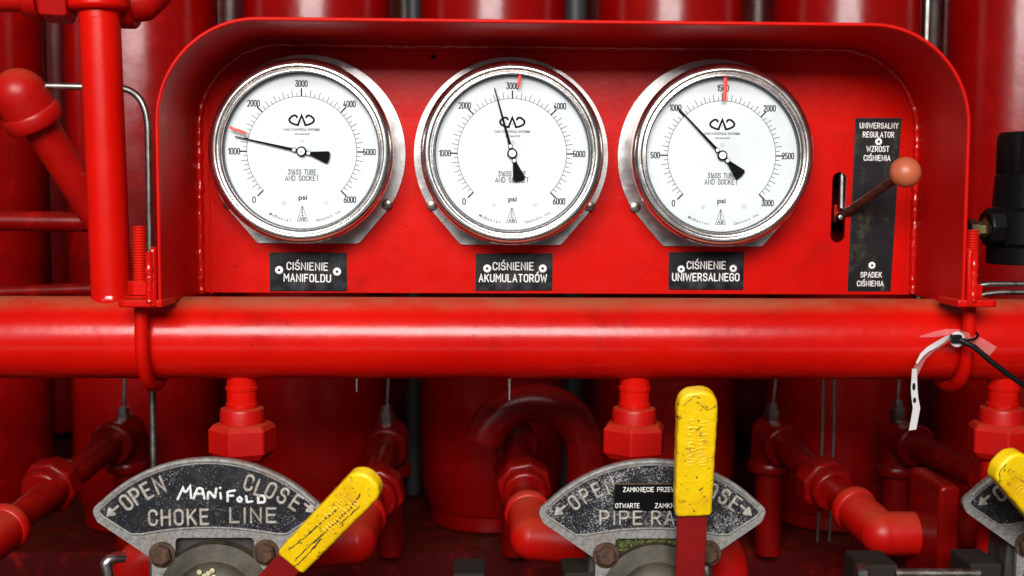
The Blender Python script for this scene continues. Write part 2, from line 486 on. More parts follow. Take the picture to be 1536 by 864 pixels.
def moss():
    s = NT('mossy_metal')
    c = s.mix(s.ramp(s.noise(330, 4, .8), .45, .62), (.012,.015,.004), (.14,.17,.02))
    s.set(col=c, rough=.8); s.bump(s.noise(330, 4), .9, .002); return s.m
MOSS = moss()

# ------------------------------------------------------------------ setting
zfloor = at(768, 806, .36).z
g = G().add([(-4,.30,zfloor),(4,.30,zfloor),(4,3,zfloor),(-4,3,zfloor)], [(0,1,2,3)])
g.add([(-4,.30,zfloor-.12),(4,.30,zfloor-.12),(4,.30,zfloor),(-4,.30,zfloor)], [(0,1,2,3)])
obj('floor', g, red_paint('red_paint_floor', .1, .5, c1=(.07,.001,.001), c2=(.04,.001,.001), spec=.12), kind='structure', smooth=0)
g = G().add([(-4,-.9,zfloor-.13),(4,-.9,zfloor-.13),(4,3,zfloor-.13),(-4,3,zfloor-.13)], [(0,1,2,3)])
obj('ground', g, plain('dark_ground', (.02,.006,.005), .9, spec=.1), kind='structure', smooth=0)
g = G().add([(-4,1.75,-1),(4,1.75,-1),(4,1.75,3),(-4,1.75,3)], [(0,1,2,3)])
obj('dark_backdrop', g, DARK_BACKDROP, kind='structure', smooth=0)  # added dark sheet, keeps background light from showing between the bottles

# ------------------------------------------------------------------ accumulator bottles
prof = [(.0, .01), (.06, .01), (.085, .02), (.0945, .05), (.0955, .08), (.0955, 1.20), (.085, 1.28), (.05, 1.33), (0, 1.34)]
YB = .45
proto = None
names = ['far left red bottle, at the left edge behind the elbow pipe', 'red bottle behind the vertical pipe at the left of the panel',
         'red bottle behind the first gauge, with its top showing over the panel', 'red bottle behind the middle gauge, top showing over the panel',
         'red bottle behind the third gauge, top showing over the panel', 'red bottle behind the salmon knob lever and the right corner of the panel',
         'red bottle at the right edge behind the black plastic regulator']
zb = zfloor + .004
cx = [at(213 + 263.7*i, 10, YB).x for i in range(-1, 6)]
meshb = None
for i, x in enumerate(cx):
    t = thing('accumulator_bottle', 'tall ' + names[i], 'gas bottle', (x, YB, zb), 'front row of red accumulator bottles')
    if meshb is None:
        b = obj('bottle_body', G().lathe(prof, (x, YB, zb), (0,0,1), 72), RED_BACK_SHADED, t, 40)
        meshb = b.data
        c_ = obj('foot_ring', G().lathe([(.078,0),(.083,0),(.083,.018),(.078,.018)], (x, YB, zb), (0,0,1), 48), RED_BACK_SHADED, t, 40); meshc = c_.data
    else:
        for nm, m_ in (('bottle_body', meshb), ('foot_ring', meshc)):
            o = bpy.data.objects.new(nm, m_); COL.objects.link(o); o.parent = t
back = ['dark red rear bottle %s' % s for s in
        ('in the gap right of the left edge bottle', 'in the gap left of the first gauge', 'in the gap above the first and middle gauges',
         'in the gap above the middle and third gauges', 'in the gap above the third gauge and the knob', 'in the gap at the upper right corner')]
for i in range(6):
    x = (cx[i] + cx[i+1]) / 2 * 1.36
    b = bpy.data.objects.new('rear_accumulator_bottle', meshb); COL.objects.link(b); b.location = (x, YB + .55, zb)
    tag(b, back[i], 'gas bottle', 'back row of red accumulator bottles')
for (px, w, m_, lab, Y) in ((862, 36, GREY, 'wide grey upright conduit between the bottles above the middle and third gauges', .57), (620, 22, GREY, 'grey upright conduit between the bottles above the first and middle gauges', .57), (1391, 9, TUBE, 'thin pale upright tube beside the bottle at the upper right corner', .52)):
    p = at(px, 10, Y)
    tag(obj('upright_conduit', G().tube([(p.x, Y, zb), (p.x, Y, 1.2)], w*K(Y)/2, 16), m_, smooth=40), lab, 'conduit')

# ------------------------------------------------------------------ gauge panel
YR = -.123
bl = at(300, 440, 0); br = at(1370, 442, 0); tl = at(300, 66, 0)
fl = at(240, 300, YR); frr = at(1447, 300, YR); ft = at(700, 34, YR)
ZB = bl.z
XL, XR, ZT = bl.x, br.x, at(768, 68, 0).z
XLf, XRf, ZTf = fl.x, frr.x, ft.z
panel = thing('gauge_panel', 'red welded steel gauge panel with a deep rounded hood, standing on the thick pipe', 'panel', ((XL+XR)/2, 0, ZB))
RC = .078
def hood_path(xl, xr, zt, zb, r, n=16):
    P = [(xl, zb), (xl, (zb + zt - r)/2)]
    P += [(xl + r + r*math.cos(R(180 - 90*i/n)), zt - r + r*math.sin(R(180 - 90*i/n))) for i in range(n+1)]
    P += [((xl+xr)/2, zt)]
    P += [(xr - r + r*math.cos(R(90 - 90*i/n)), zt - r + r*math.sin(R(90 - 90*i/n))) for i in range(n+1)]
    P += [(xr, (zb + zt - r)/2), (xr, zb)]
    return P
TH = .0032
def wob(x, z, a): return a * noise.noise(Vector((x*7, z*7, 3.1)))
bi = hood_path(XL, XR, ZT, ZB, RC); bo = hood_path(XL-TH, XR+TH, ZT+TH, ZB, RC+TH)
fi = hood_path(XLf, XRf, ZTf, ZB-.001, RC+.004); fo = hood_path(XLf-TH, XRf+TH, ZTf+TH, ZB-.001, RC+.004+TH)
g = G(); n = len(bi); vs = []
for P, Y in ((bi, .004), (bo, .004), (fo, YR), (fi, YR)): vs += [(x, Y + (wob(x, z, .002) if Y < 0 else 0), z + (wob(x, z, .0012) if Y < 0 else 0)) for x, z in P]
fs = []
for a in range(4):
    b = (a + 1) % 4
    for i in range(n-1): fs.append((a*n+i, a*n+i+1, b*n+i+1, b*n+i))
fs += [(0, n, 2*n, 3*n), (n-1, 2*n-1, 3*n-1, 4*n-1)]
obj('hood', g.add(vs, fs), RED_HOOD, panel, 30, bevel=.0011)
# face plate with the slot
sl0, sl1 = at(1260, 258, 0), at(1256, 364, 0)
sw = 11 * K(0)
def rel(p): return (p.x - XL, p.z - ZB)
face = [(p[0]-XL, p[1]-ZB) for p in hood_path(XL+.0005, XR-.0005, ZT-.0005, ZB+.001, RC)]
a, b = rel(sl0), rel(sl1)
slot = arc(a[0], a[1]-sw, sw, 0, 180, 12) + arc(b[0], b[1]+sw, sw, 180, 360, 12)
outline_mesh('face_plate', [face, slot], (Vector((XL, .004, ZB)), Vector((1,0,0)), Vector((0,0,1)), Vector((0,-1,0))), .004, RED_FACE, panel)
pc = at(650, 85.5, 0)
obj('screw_hole', G().lathe([(0,.0006),(.0016,.0008),(.0022,.0002)], (pc.x, 0, pc.z), (0,-1,0), 16), NEEDLE, panel, 0)
obj('hole_rim', G().lathe([(.0018,.0003),(.0024,.0010),(.0034,.0)], (pc.x, 0, pc.z), (0,-1,0), 20), RED_GLOSS, panel, 60)
for px_, py_, rr_ in ((352, 399, 3.6), (395, 97, 3.2), (1386, 150, 2.2), (322, 300, 2.0), (857, 415, 2.0), (962, 419, 2.2), (610, 340, 1.8), (1190, 400, 2)):
    pc = at(px_, py_, 0); P_ = [(rr_*K(0)*(.7+.5*random.random())*math.cos(R(a)), rr_*K(0)*(.7+.5*random.random())*math.sin(R(a))) for a in range(0, 360, 40)]
    obj('paint_blister', G().prism(P_, XZ((pc.x, .0001, pc.z)), -.0005, .0006), RED_GLOSS, panel, 80, bevel=.0005)
# dark box behind the slot
g = G(); x0, x1 = min(sl0.x, sl1.x)-.02, max(sl0.x, sl1.x)+.02
g.add([(x0,.0045,sl1.z-.01),(x1,.0045,sl1.z-.01),(x1,.0045,sl0.z+.01),(x0,.0045,sl0.z+.01),(x0,.05,sl1.z-.01),(x1,.05,sl1.z-.01),(x1,.05,sl0.z+.01),(x0,.05,sl0.z+.01)],
      [(0,1,5,4),(1,2,6,5),(2,3,7,6),(3,0,4,7),(4,5,6,7)])
obj('slot_box', g, RED_BG_SHADED, panel, 0)
# weld bead, uneven
wp = []; wr = []
P = hood_path(XL+.0015, XR-.0015, ZT-.0015, ZB, RC-.001, 40)
Q = []
for (x0_, z0_), (x1_, z1_) in zip(P, P[1:]):
    L = math.hypot(x1_-x0_, z1_-z0_); m_ = max(1, int(L/.0022))
    for k in range(m_): Q.append((x0_+(x1_-x0_)*k/m_, z0_+(z1_-z0_)*k/m_))
for x, z in Q:
    wp.append((x + .0009*noise.noise(Vector((x*120, z*120, 0))), -.0012, z + .0009*noise.noise(Vector((x*120, z*120, 9)))))
    wr.append(.0030 + .0014*noise.noise(Vector((x*260, z*260, 5))) + .0007*random.random())
obj('weld_bead', G().tube(wp, wr, 8), RED_GLOSS, panel, 80)
# lip of paint where plate meets the bead
g = G(); P = hood_path(XL+.010, XR-.010, ZT-.007, ZB, RC-.008, 40); Q = []
for (x0_, z0_), (x1_, z1_) in zip(P, P[1:]):
    L = math.hypot(x1_-x0_, z1_-z0_); m_ = max(1, int(L/.004))
    for k in range(m_):
        x = x0_+(x1_-x0_)*k/m_; z = z0_+(z1_-z0_)*k/m_
        Q.append((x + .0014*noise.noise(Vector((x*60, z*60, 0))), .0002, z + .0014*noise.noise(Vector((x*60, z*60, 9)))))
obj('paint_ridge', G().tube(Q, .0009, 6), RED_FACE, panel, 80)
# feet plates and stiffeners at both lower front corners
def ear(sg, px0, px1, pyt, leg_px):
    Yf, Yb = YR - .003, -.082
    xa = at(px0, 455, Yf).x; xb = at(px1, 455, Yf).x
    zt = at(px0, 450, Yf).z; th = .0062
    r = .007
    if sg < 0: pts = [(xa, Yf, r), (xb, Yf), (xb, Yb), (xa, Yb, r)]
    else: pts = [(xa, Yf), (xb, Yf, r), (xb, Yb, r), (xa, Yb)]
    L = roundpoly(pts)
    g = G().prism(L, (Vector((0,0,zt)), Vector((1,0,0)), Vector((0,1,0)), Vector((0,0,-1))), 0, th)
    obj('mounting_lug', g, RED, panel, 40, bevel=.0012)
    xs = (XLf if sg < 0 else XRf) + sg * (TH + .0002)
    z0, z1 = zt - .0055, at(px0, pyt, Yf).z
    g = G().prism(roundpoly([(-.002, z0, .002), (.0, z1, .004), (.014, z1, .004), (.016, z0, .002)]), (Vector((xs, Yf+.0005, 0)), Vector((0,1,0)), Vector((0,0,1)), Vector((sg,0,0))), 0, .0058)
    obj('stiffener_bar', g, RED_GLOSS, panel, 40, bevel=.002)
    wpts = [(xs + sg*.0055, Yf + .0005 + .003*noise.noise(Vector((k, sg, 0))), z0 + .004 + (z1-z0-.008)*k/20) for k in range(21)]
    obj('weld_seam', G().tube(wpts, [.0028 + .0012*random.random() for _ in wpts], 8), RED_GLOSS, panel, 80)
    return zt
ZE = ear(-1, 174, 243, 370, 213)
ear(1, 1437, 1499, 372, 1452)

# ------------------------------------------------------------------ main pipe
YP = -.055
zp1, zp0 = at(768, 446, YP).z, at(768, 568, YP).z
RP = .0365
ZP = (zp1 + zp0) / 2
pp = []
g = G().tube([(x/20*1.3 - .65 if False else -1.1 + 2.2*x/40, YP, ZP) for x in range(41)], RP, 96)
tag(obj('manifold_pipe', g, RED_PIPE, smooth=40, origin=(0, YP, ZP)), 'thick horizontal red pipe running across the photo under the gauge panel', 'pipe')

# U-bolts
def ubolt(px, label, pyt):
    Yl = YP - RP - .0062
    x = at(px, 500, Yl).x; rr = .0057; Rb = RP + .0062
    t = thing('u_bolt', label, 'u-bolt', (x, YP, ZP - Rb), 'red u-bolts clamping the panel to the thick pipe')
    zt = at(px, pyt, Yl).z; zn = ZE + .0012
    lean = at(px - 3, pyt, Yl).x
    path = [(x, Yl, zn - .012)]
    path += [(x, YP - Rb*math.cos(R(a)), ZP - Rb*math.sin(R(a))) for a in range(0, 181, 6)]
    path += [(x, YP + Rb, zn - .012)]
    obj('bent_rod', G().tube(path, rr, 20), RED, t, 60)
    for Yq in (Yl, YP + Rb):
        pr = [(0, 0)]; h = 0; P_ = .0023
        while h < zt - (zn - .012):
            pr += [(rr*.88, h), (rr*.88, h + P_*.25), (rr*1.03, h + P_*.5), (rr*1.03, h + P_*.75)]; h += P_
        pr += [(rr*.85, h), (0, h + .0004)]
        obj('threaded_end', G().lathe(pr, (x, Yq, zn-.012), (0,0,1), 24), RED, t, 25)
        if Yq == Yl:
            obj('washer', G().lathe([(rr,0),(.0125,0),(.0125,.0016),(rr,.0016)], (x, Yq, zn-.001), (0,0,1), 32), RED, t, 30, bevel=.0003)
            obj('nut', G().lathe([(0,0),(.0100,0),(.0108,.001),(.0108,.0105),(.0098,.012),(0,.012)], (x, Yq, zn+.0008), (0,0,1), 6, ph=R(12)), RED, t, 25, bevel=.0006)
    return t
ubolt(212, 'red u-bolt at the left lower corner of the panel, nut and thread upward', 343)
ubolt(1453, 'red u-bolt at the right lower corner of the panel, with the white tag', 348)

# ------------------------------------------------------------------ gauges
def gauge(px, py, labels, ang, label, numlab, marks):
    c = at(px, py, -.050); X, Z = c.x, c.z
    t = thing('pressure_gauge', label, 'pressure gauge', (X, 0, Z), 'round steel pressure gauges on the red panel')
    ay = (0, -1, 0)
    # flange
    Rf = .0905
    P = arc(0, 0, Rf, -34, 214, 90) + [(-.047,-.0835), (.047,-.0835)]
    P = roundpoly([(x, y) for x, y in P[:-2]] + [(-.047,-.0835,.006), (.047,-.0835,.006)])
    fl = outline_mesh('flange', [P], XZ((X, -.0005, Z)), .0024, FLANGE, t, bevel=.0007)
    for s in (-1, 1):
        sc_ = obj('screw', G().lathe([(0,.0022),(.0040,.0021),(.0050,.0014),(.0052,.0),(.0052,-.001)], (X + s*.0735, -.0029, Z - .047), ay, 24), SCREW, fl, 40)
        sx_ = X + s*.0735
        g = G()
        for a in (35, 125):
            ca, sa = math.cos(R(a)), math.sin(R(a))
            g.prism([(-.0035,-.0005),(.0035,-.0005),(.0035,.0005),(-.0035,.0005)], (Vector((sx_, -.0048, Z-.047)), Vector((ca,0,sa)), Vector((-sa,0,ca)), Vector((0,-1,0))), 0, .0006 + a*1e-6)
    # case
    obj('case', G().lathe([(.072,.002),(.0765,.003),(.0765,.030),(.0795,.033)], (X,0,Z), ay, 96), FLANGE, t, 40)
    # bezel
    pr = [(.0700,.0400),(.0700,.0462),(.0703,.0476),(.0710,.0483),(.0719,.0482),(.0725,.0476),(.0729,.0475),(.0732,.0484),(.0738,.0496),(.0747,.0502),(.0760,.0503),(.0780,.0496),
          (.0800,.0482),(.0814,.0464),(.0821,.0444),(.0823,.0420),(.0823,.0350),(.0820,.0335),(.0812,.0322),(.0795,.0312),(.077,.031)]
    obj('bezel', G().lathe(pr, (X,0,Z), ay, 144), STEEL, t, 50)
    obj('gasket', G().lathe([(.0702,.0425),(.0690,.0424),(.0688,.0400),(.0690,.0355)], (X,0,Z), ay, 120), NAVY, t, 40)
    yd = .0372
    dial = obj('dial', G().lathe([(0,yd),(.0689,yd),(.0689,yd-.001),(0,yd-.001)], (X,0,Z), ay, 120), DIAL, t, 40)
    fr = XZ((X, -yd, Z))
    # printed scale
    g = G(); r0 = .0492
    def flatq(a, r1, r2, w, h):
        u = Vector((math.cos(R(a)), math.sin(R(a)))); v = Vector((-u.y, u.x)) * w/2
        o, U, V, N = fr
        g.add([o + U*p.x + V*p.y + N*h for p in (u*r1 - v, u*r2 - v, u*r2 + v, u*r1 + v)], [(0,1,2,3)])
    aa = [225 - 270*i/180 for i in range(181)]
    vs = []
    for a in aa:
        for r in (r0 - .00022, r0 + .00022): vs.append(fr[0] + fr[1]*r*math.cos(R(a)) + fr[2]*r*math.sin(R(a)) + fr[3]*.00010)
    g.add(vs, [(2*i, 2*i+1, 2*i+3, 2*i+2) for i in range(180)])
    for k in range(61):
        a = 225 - 4.5*k
        if k % 10 == 0: flatq(a, r0, r0+.0072, .00125, .00016)
        elif k % 2 == 0: flatq(a, r0+.0001, r0+.0060, .00052, .00013)
        else: flatq(a, r0+.0001, r0+.0036, .00050, .00013)
    obj('scale_print', g, INK, dial, 0)
    g = G()
    for k, s in enumerate(labels):
        a = 225 - 45*k
        rr = .0605 if len(s) > 1 else .0612
        rx = {0:0, 3:0}.get(k, 0)
        lettering(g, s, fr, rr*math.cos(R(a)) + rx, rr*math.sin(R(a)), .0052, .0026*len(s) + (-.0004 if '1' in s else 0) if len(s) > 1 else None, .085, .00022, gap=.24)
    lettering(g, '316SS TUBE', fr, 0, -.0182, .0044, .0248, .072, .0002)
    lettering(g, 'AND SOCKET', fr, 0, -.0238, .0044, .0300, .072, .0002)
    fonttext(g, 'psi', fr, .0005, -.0408, .0044, .0076, lift=.00025, bold=.02)
    # maker's emblem: C A D
    for s in (-1, 1):
        pts = [(s*.0042, .0305), (s*.0046, .0322), (s*.0075, .0322), (s*.0105, .0298), (s*.0112, .0280), (s*.0100, .0258), (s*.0060, .0241), (s*.0032, .0236)]
        P = roundpoly([(x, y, .003) if 0 < i < 7 else (x, y) for i, (x, y) in enumerate(pts)], 4, False)
        g.ribbon(P, .00095, .00018, fr)
    g.ribbon([(-.0034,.0236), (0,.0322), (.0034,.0236)], .00100, .0002, fr)
    g.ribbon([(0,.0266), (0.0001,.0266)], .0005, .00014, fr)
    obj('printed_lettering', g, INK, dial, 50)
    g = G()
    fonttext(g, 'CAD CONTROL SYSTEMS', fr, 0, .0197, .0021, .0325, bold=.02)
    fonttext(g, '337-369-3737', fr, .0005, .0156, .0015, .0135, bold=.02)
    for txt, a0, a1 in (('McDaniel', 243, 260), ('Controls Inc.', 282, 304)):
        for i, ch in enumerate(txt):
            a = a0 + (a1 - a0) * i / (len(txt) - 1)
            if ch != ' ': fonttext(g, ch, fr, .0628*math.cos(R(a)), .0628*math.sin(R(a)), .0023, rot=a + 90, lift=.00022, bold=.015)
    # small tower emblem
    o_ = (0, -.0555)
    for s in (-1, 1): g.ribbon([(s*.0047,-.0622), (s*.0003,-.0490)], .00022, .0001, fr)
    g.ribbon([(0,-.0490),(0,-.0575)], .0003, .00012, fr)
    g.ribbon([(-.0015,-.0575),(.0015,-.0575)], .00025, .00013, fr)
    g.ribbon([(-.0009,-.0545),(.0009,-.0545)], .0002, .00013, fr)
    g.ribbon([(-.0048,-.0624),(.0048,-.0624)], .0002, .0001, fr)
    lettering(g, 'AB', fr, 0, -.0603, .0026, .0052, .12, .00015)
    obj('fine_print', g, INK_GREY, dial, 50)
    for x, z in ((-.0162,-.0463), (.0213,-.0460), (.0005,.0098)):
        obj('dimple', G().lathe([(0,yd+.0002),(.0020,yd+.0002),(.0022,yd)], (X+x,0,Z+z), ay, 16), DOTS, dial, 40)
    # needle
    yn = .0398
    ca, sa = math.cos(R(ang)), math.sin(R(ang))
    frn = (Vector((X,-yn,Z)), Vector((ca,0,sa)), Vector((-sa,0,ca)), Vector((0,-1,0)))
    g = G().prism([(.0602,-.0005),(.0607,0),(.0602,.0005),(.012,.0012),(.0,.0017),(-.008,.0016),(-.0235,.0056),(-.0252,.0045),(-.0258,.0),(-.0252,-.0045),(-.0235,-.0056),(-.008,-.0016),(0,-.0017),(.012,-.0012)], frn, 0, .0006)
    nd = obj('needle', g, NEEDLE, t, 0)
    g = G().lathe([(0,.0014),(.0042,.0014),(.0046,.0004)], frn[0], ay, 40)
    for s in (-1, 1): g.lathe([(0,.0012),(.0019,.0012),(.0022,.0004)], frn[0] + frn[1]*.0066*s, ay, 24)
    obj('hub_ring', g, NEEDLE, nd, 40)
    g = G().lathe([(0,.0022),(.0031,.0022),(.0033,.0012)], frn[0], ay, 40)
    for s in (-1, 1): g.lathe([(0,.0018),(.0015,.0018),(.0016,.0010)], frn[0] + frn[1]*.0066*s, ay, 24)
    obj('hub_boss', g, WHITE, nd, 40)
    obj('hub_pin', G().lathe([(0,.0027),(.0004,.0027),(.0005,.0022)], frn[0], ay, 12), NEEDLE, nd, 40)
    # glass
    gl = obj('glass', G().lathe([(0,.0440),(.0702,.0436),(.0702,.0430),(0,.0432)], (X,0,Z), ay, 96), GLASS, t, 60)
    # marker stroke on the glass
    L = [at(a_, b_, -.0446) for a_, b_ in marks[0]]
    g = G().ribbon([(p.x - X, p.z - Z) for p in L], marks[1]*K(-.0446), .0002, XZ((X, -.0443, Z)))
    obj('marker_stroke', g, PEN, gl, 50, label='red felt pen mark on the glass')
gauge(449.5, 226.5, ['0','1000','2000','3000','4000','5000','6000'], 167.6,
      'steel gauge with its needle near 1300, above the MANIFOLDU label', '', ([(346,191),(351,194),(358,195.5),(368,199.5)], 2.1))
gauge(768.8, 229.5, ['0','1000','2000','3000','4000','5000','6000'], 105.5,
      'steel gauge with needle just short of 3000, between the two other gauges', '', ([(780,111),(779.5,120),(777.5,129)], 2.3))
gauge(1087, 232.5, ['0','500','1000','1500','2000','2500','3000'], 134.0,
      'steel gauge to 3000 psi with its needle at 1000, above the UNIWERSALNEGO label', '', ([(1088.5,118),(1088,134),(1087,149)], 2.7))

# ------------------------------------------------------------------ label plates
def rivet(p, parent, r=6, k=K(0)):
    return obj('rivet', G().lathe([(.0012,.0006),(.0013,.0015),(r*k*.7,.0017),(r*k,.0010),(r*k,0)], (p.x, -.0016, p.z), (0,-1,0), 28), WHITE, parent, 50)
def hole(p, parent, r=2.2, k=K(0)):
    return obj('rivet_hole', G().lathe([(0,.0008),(r*k,.0008)], (p.x, -.0016, p.z), (0,-1,0), 16), NEEDLE, parent, 0)
def label_plate(name, corners, lines, rivets, label, m, cat='label'):
    P = [at(a, b, -.0015) for a, b in corners]
    c = sum(P, Vector()) / len(P)
    t = thing(name, label, cat, (c.x, -.0002, c.z))
    fr = (Vector((c.x, -.0002, c.z)), Vector((1,0,0)), Vector((0,0,1)), Vector((0,-1,0)))
    L = [(p.x - c.x, p.z - c.z) for p in P]
    obj('plate', G().prism(L, fr, 0, .0014), m, t, 30, bevel=.00035)
    obj('plate_edge', G().prism([(x*1.012, z*1.012 if abs(z) < .05 else z + math.copysign(.0004, z)) for x, z in L], fr, 0, .0006), INK_GREY, t, 0)
    fr2 = (Vector((c.x, -.0016, c.z)), fr[1], fr[2], fr[3])
    g = G()
    for txt, x, y, w, h, rot in lines:
        g = G(); p = at(x, y, -.0015); lettering(g, txt, fr2, p.x - c.x, p.z - c.z, h*K(0), w*K(0), .078, .00012, rot=rot, gap=.27)
        obj('lettering', g, WHITE, t, 50)
    for x, y, r in rivets:
        p = at(x, y, -.0015); rv = rivet(p, t, r); hole(p, rv)
label_plate('name_plate', [(404.5,379),(519,379.5),(520,436.5),(405,436.5)],
    [('CIŚNIENIE', 461, 399.5, 60, 10.6, -1), ('MANIFOLDU', 461, 417, 69, 10.6, -1)], [(419,405,6),(505.8,407.5,6)],
    'scuffed black label reading CIŚNIENIE MANIFOLDU under the first gauge', LABEL)
label_plate('name_plate', [(714,381),(828.5,380.5),(828,435.5),(713.5,436)],
    [('CIŚNIENIE', 769.8, 399.3, 60, 10.8, 0), ('AKUMULATORÓW', 769.3, 417.2, 101, 10.8, 0)], [(730.8,402.7,6),(814,402.7,6)],
    'clean black label reading CIŚNIENIE AKUMULATORÓW under the middle gauge', LABEL)
label_plate('name_plate', [(1004,378.5),(1116.5,378.5),(1114.5,434.5),(1003.5,434)],
    [('CIŚNIENIE', 1059.5, 397.8, 57.5, 10.8, 0), ('UNIWERSALNEGO', 1058.7, 415.7, 100.5, 10.8, 0)], [(1021.5,403.7,5.5),(1099.5,402.7,5.5)],
    'black label reading CIŚNIENIE UNIWERSALNEGO under the third gauge', LABEL)
label_plate('regulator_plate', [(1284,177.5),(1352.5,177.5),(1336,436.5),(1272,436.5)],
    [('UNIWERSALNY', 1318.6, 188.5, 57.5, 7.6, 0), ('REGULATOR', 1317.8, 202, 46.5, 7.6, 0), ('WZROST', 1316.8, 223.5, 33.5, 7.8, 0), ('CIŚNIENIA', 1315.6, 237, 39.5, 7.6, 0),
     ('SPADEK', 1306.8, 412.2, 31.5, 7.4, 0), ('CIŚNIENIA', 1305.4, 425.3, 39.5, 7.4, 0)], [(1317.5,212.7,5.2),(1307.5,398,5.2)],
    'tall stained black label reading UNIWERSALNY REGULATOR behind the salmon knob', LABEL_TALL)

# ------------------------------------------------------------------ regulator lever
p0 = at(1258, 327, .012); pk = at(1358, 258.5, -.082)
t = thing('regulator_lever', 'brown lever with a salmon ball knob reaching out of the panel slot', 'lever', p0)
d = (pk - p0).normalized()
kr = 23.5 * K(-.082)
obj('rod', G().tube([p0, pk - d*kr*.6], .0042, 20), ROD, t, 60)
pr = [(0, -kr)]
for i in range(1, 16):
    a = R(-90 + 180*i/16); pr.append((kr*math.cos(a), kr*math.sin(a)*(.93)))
pr.append((0, kr*.93))
obj('knob', G().lathe(pr, pk, d, 48), KNOB, t, 60)
obj('pin', G().lathe([(0,.007),(.0022,.0065),(.0024,0)], at(1258, 326, .006), (0,-1,0), 16), SCREW, t, 50)
q0 = at(1263.5, 240, .009); q1 = at(1262, 312, .009)
tag(obj('link_rod', G().tube([q0, q1], .0032, 16), STEEL, smooth=60, origin=q1), 'thin bright steel rod upright inside the slot of the panel', 'rod')
blk = at(1257, 330, .03)
tag(obj('clevis', G().box((blk.x-.008, .016, at(1257,330,.02).z-.002), (blk.x+.007, .034, at(1257,307,.02).z)), RED_FIT, smooth=0, bevel=.001), 'small red clevis block inside the slot below the steel rod', 'clevis')

# ------------------------------------------------------------------ left pipes
b0 = at(168, 452, YP); b1 = at(147, -40, YP)
t = thing('riser_pipe', 'upright red pipe standing on the thick pipe left of the panel', 'pipe', b0)
rr = 29.0*K(YP)
obj('pipe', G().tube([b0 - Vector((0,0,.012)), b1], rr, 48), RED, t, 60)
dd = (b1 - b0).normalized()
obj('weld_collar', G().lathe([(rr,-.004),(rr*1.05,-.002),(rr*1.06,.003),(rr,.006)], b0, dd, 40), RED_GLOSS, t, 60)
c0 = at(149, 34, YP)
prc = [(rr*.99, 0)]
for k in range(5): prc += [(rr*(1.0+.02*(k % 2)), .0015+.002*k)]
prc += [(rr*1.35,.010),(rr*1.5,.0125),(rr*1.5,.030),(rr*1.4,.034),(rr*1.4,.09),(0,.09)]
obj('tee_fitting', G().lathe(prc, c0, dd, 48), RED, t, 30, bevel=.001)
h0 = at(118, -2, YP-.004)
t = thing('horizontal_branch', 'red pipe with a hexagon union nut entering from the upper left corner', 'pipe', h0)
obj('pipe', G().tube([at(-120, -4, YP), at(70, -4, YP)], 21*K(YP), 32), RED_FIT, t, 60)
obj('union_nut', G().lathe([(0,0),(.0215,0),(.0235,.003),(.0235,.021),(.0215,.025),(0,.025)], at(66, -6, YP), (1,0,-.05), 6, ph=R(20)), RED_FIT, t, 25, bevel=.001)
obj('union_ring', G().lathe([(0,-.012),(.019,-.012),(.019,0.001),(0,.001)], at(60, -6, YP), (1,0,-.05), 32), RED_FIT, t, 25, bevel=.001)
e0 = at(210, -2, .0)
t = thing('side_elbow', 'short red elbow fitting beside the top of the upright pipe', 'pipe fitting', e0)
obj('elbow', G().tube([at(170, 2, -.03), at(192, 4, -.03), at(212, 2, -.03), at(228, -12, -.02), at(234, -45, -.01)], 30*K(-.03), 32), RED_FIT, t, 60)
obj('elbow_collar', G().lathe([(0,0),(.0225,0),(.0235,.002),(.0235,.012),(.0225,.014),(0,.014)], at(180, 3, -.03), (1,0,0), 40), RED_FIT, t, 30, bevel=.001)

def bend(a, c, b, n=10):
    a, c, b = Vector(a), Vector(c), Vector(b)
    return [a*(1-s)**2 + c*2*s*(1-s) + b*s*s for s in [i/n for i in range(n+1)]]
# grey bent tube
Yt = .03
pts = [at(20, 128, Yt), at(165, 131, Yt)] + bend(at(175, 131.5, Yt), at(220, 133, Yt), at(222, 195, Yt)) + [at(226, 440, Yt), at(231, 720, Yt)]
tag(obj('bent_tube', G().tube(pts, 5.2*K(Yt), 16), TUBE, smooth=60, origin=pts[-1]), 'grey steel tube bent down behind the upright pipe, left of the panel', 'tube')
# elbow at the far left
Ye = .02
t = thing('elbow_pipe', 'red elbow with a rounded shoulder at the left edge above a slanting pipe', 'pipe', at(36, 150, Ye))
dd = (at(130, 290, .07) - at(60, 165, Ye+.01)).normalized()
ec = at(30, 142, Ye+.004); er = 39*K(Ye)
obj('elbow', G().lathe([(0,-er*1.02)] + [(er*math.cos(R(a)), er*math.sin(R(a))) for a in range(-78, 1, 13)] + [(er*1.02, .012), (er*1.02,.026), (0,.026)], ec, dd, 48), RED_FIT, t, 50)
obj('socket', G().tube([ec, ec + Vector((-.06, .012, -.006))], er*.86, 40), RED_FIT, t, 50)
obj('collar', G().lathe([(0,0),(.0255,0),(.0275,.003),(.0275,.012),(.0255,.016),(0,.016)], ec + dd*.016, dd, 40), RED_FIT, t, 40, bevel=.001)
obj('pipe', G().tube([ec, at(150, 330, .10)], 26*K(Ye), 32), RED_FIT, t, 60)
tag(obj('cross_pipe', G().tube([at(-80, 330, .16), at(145, 333, .16)], 15*K(.16), 28), RED_BG_SHADED, smooth=60, origin=at(0,330,.16)), 'thin horizontal dark red pipe at the left edge behind the upright pipe', 'pipe')
tag(obj('cross_tube', G().tube([at(-80, 440, .3), at(300, 428, .3)], 9*K(.3), 20), RED_BG_SHADED, smooth=60, origin=at(0,440,.3)), 'low dark red rail behind the thick pipe at the left', 'rail')

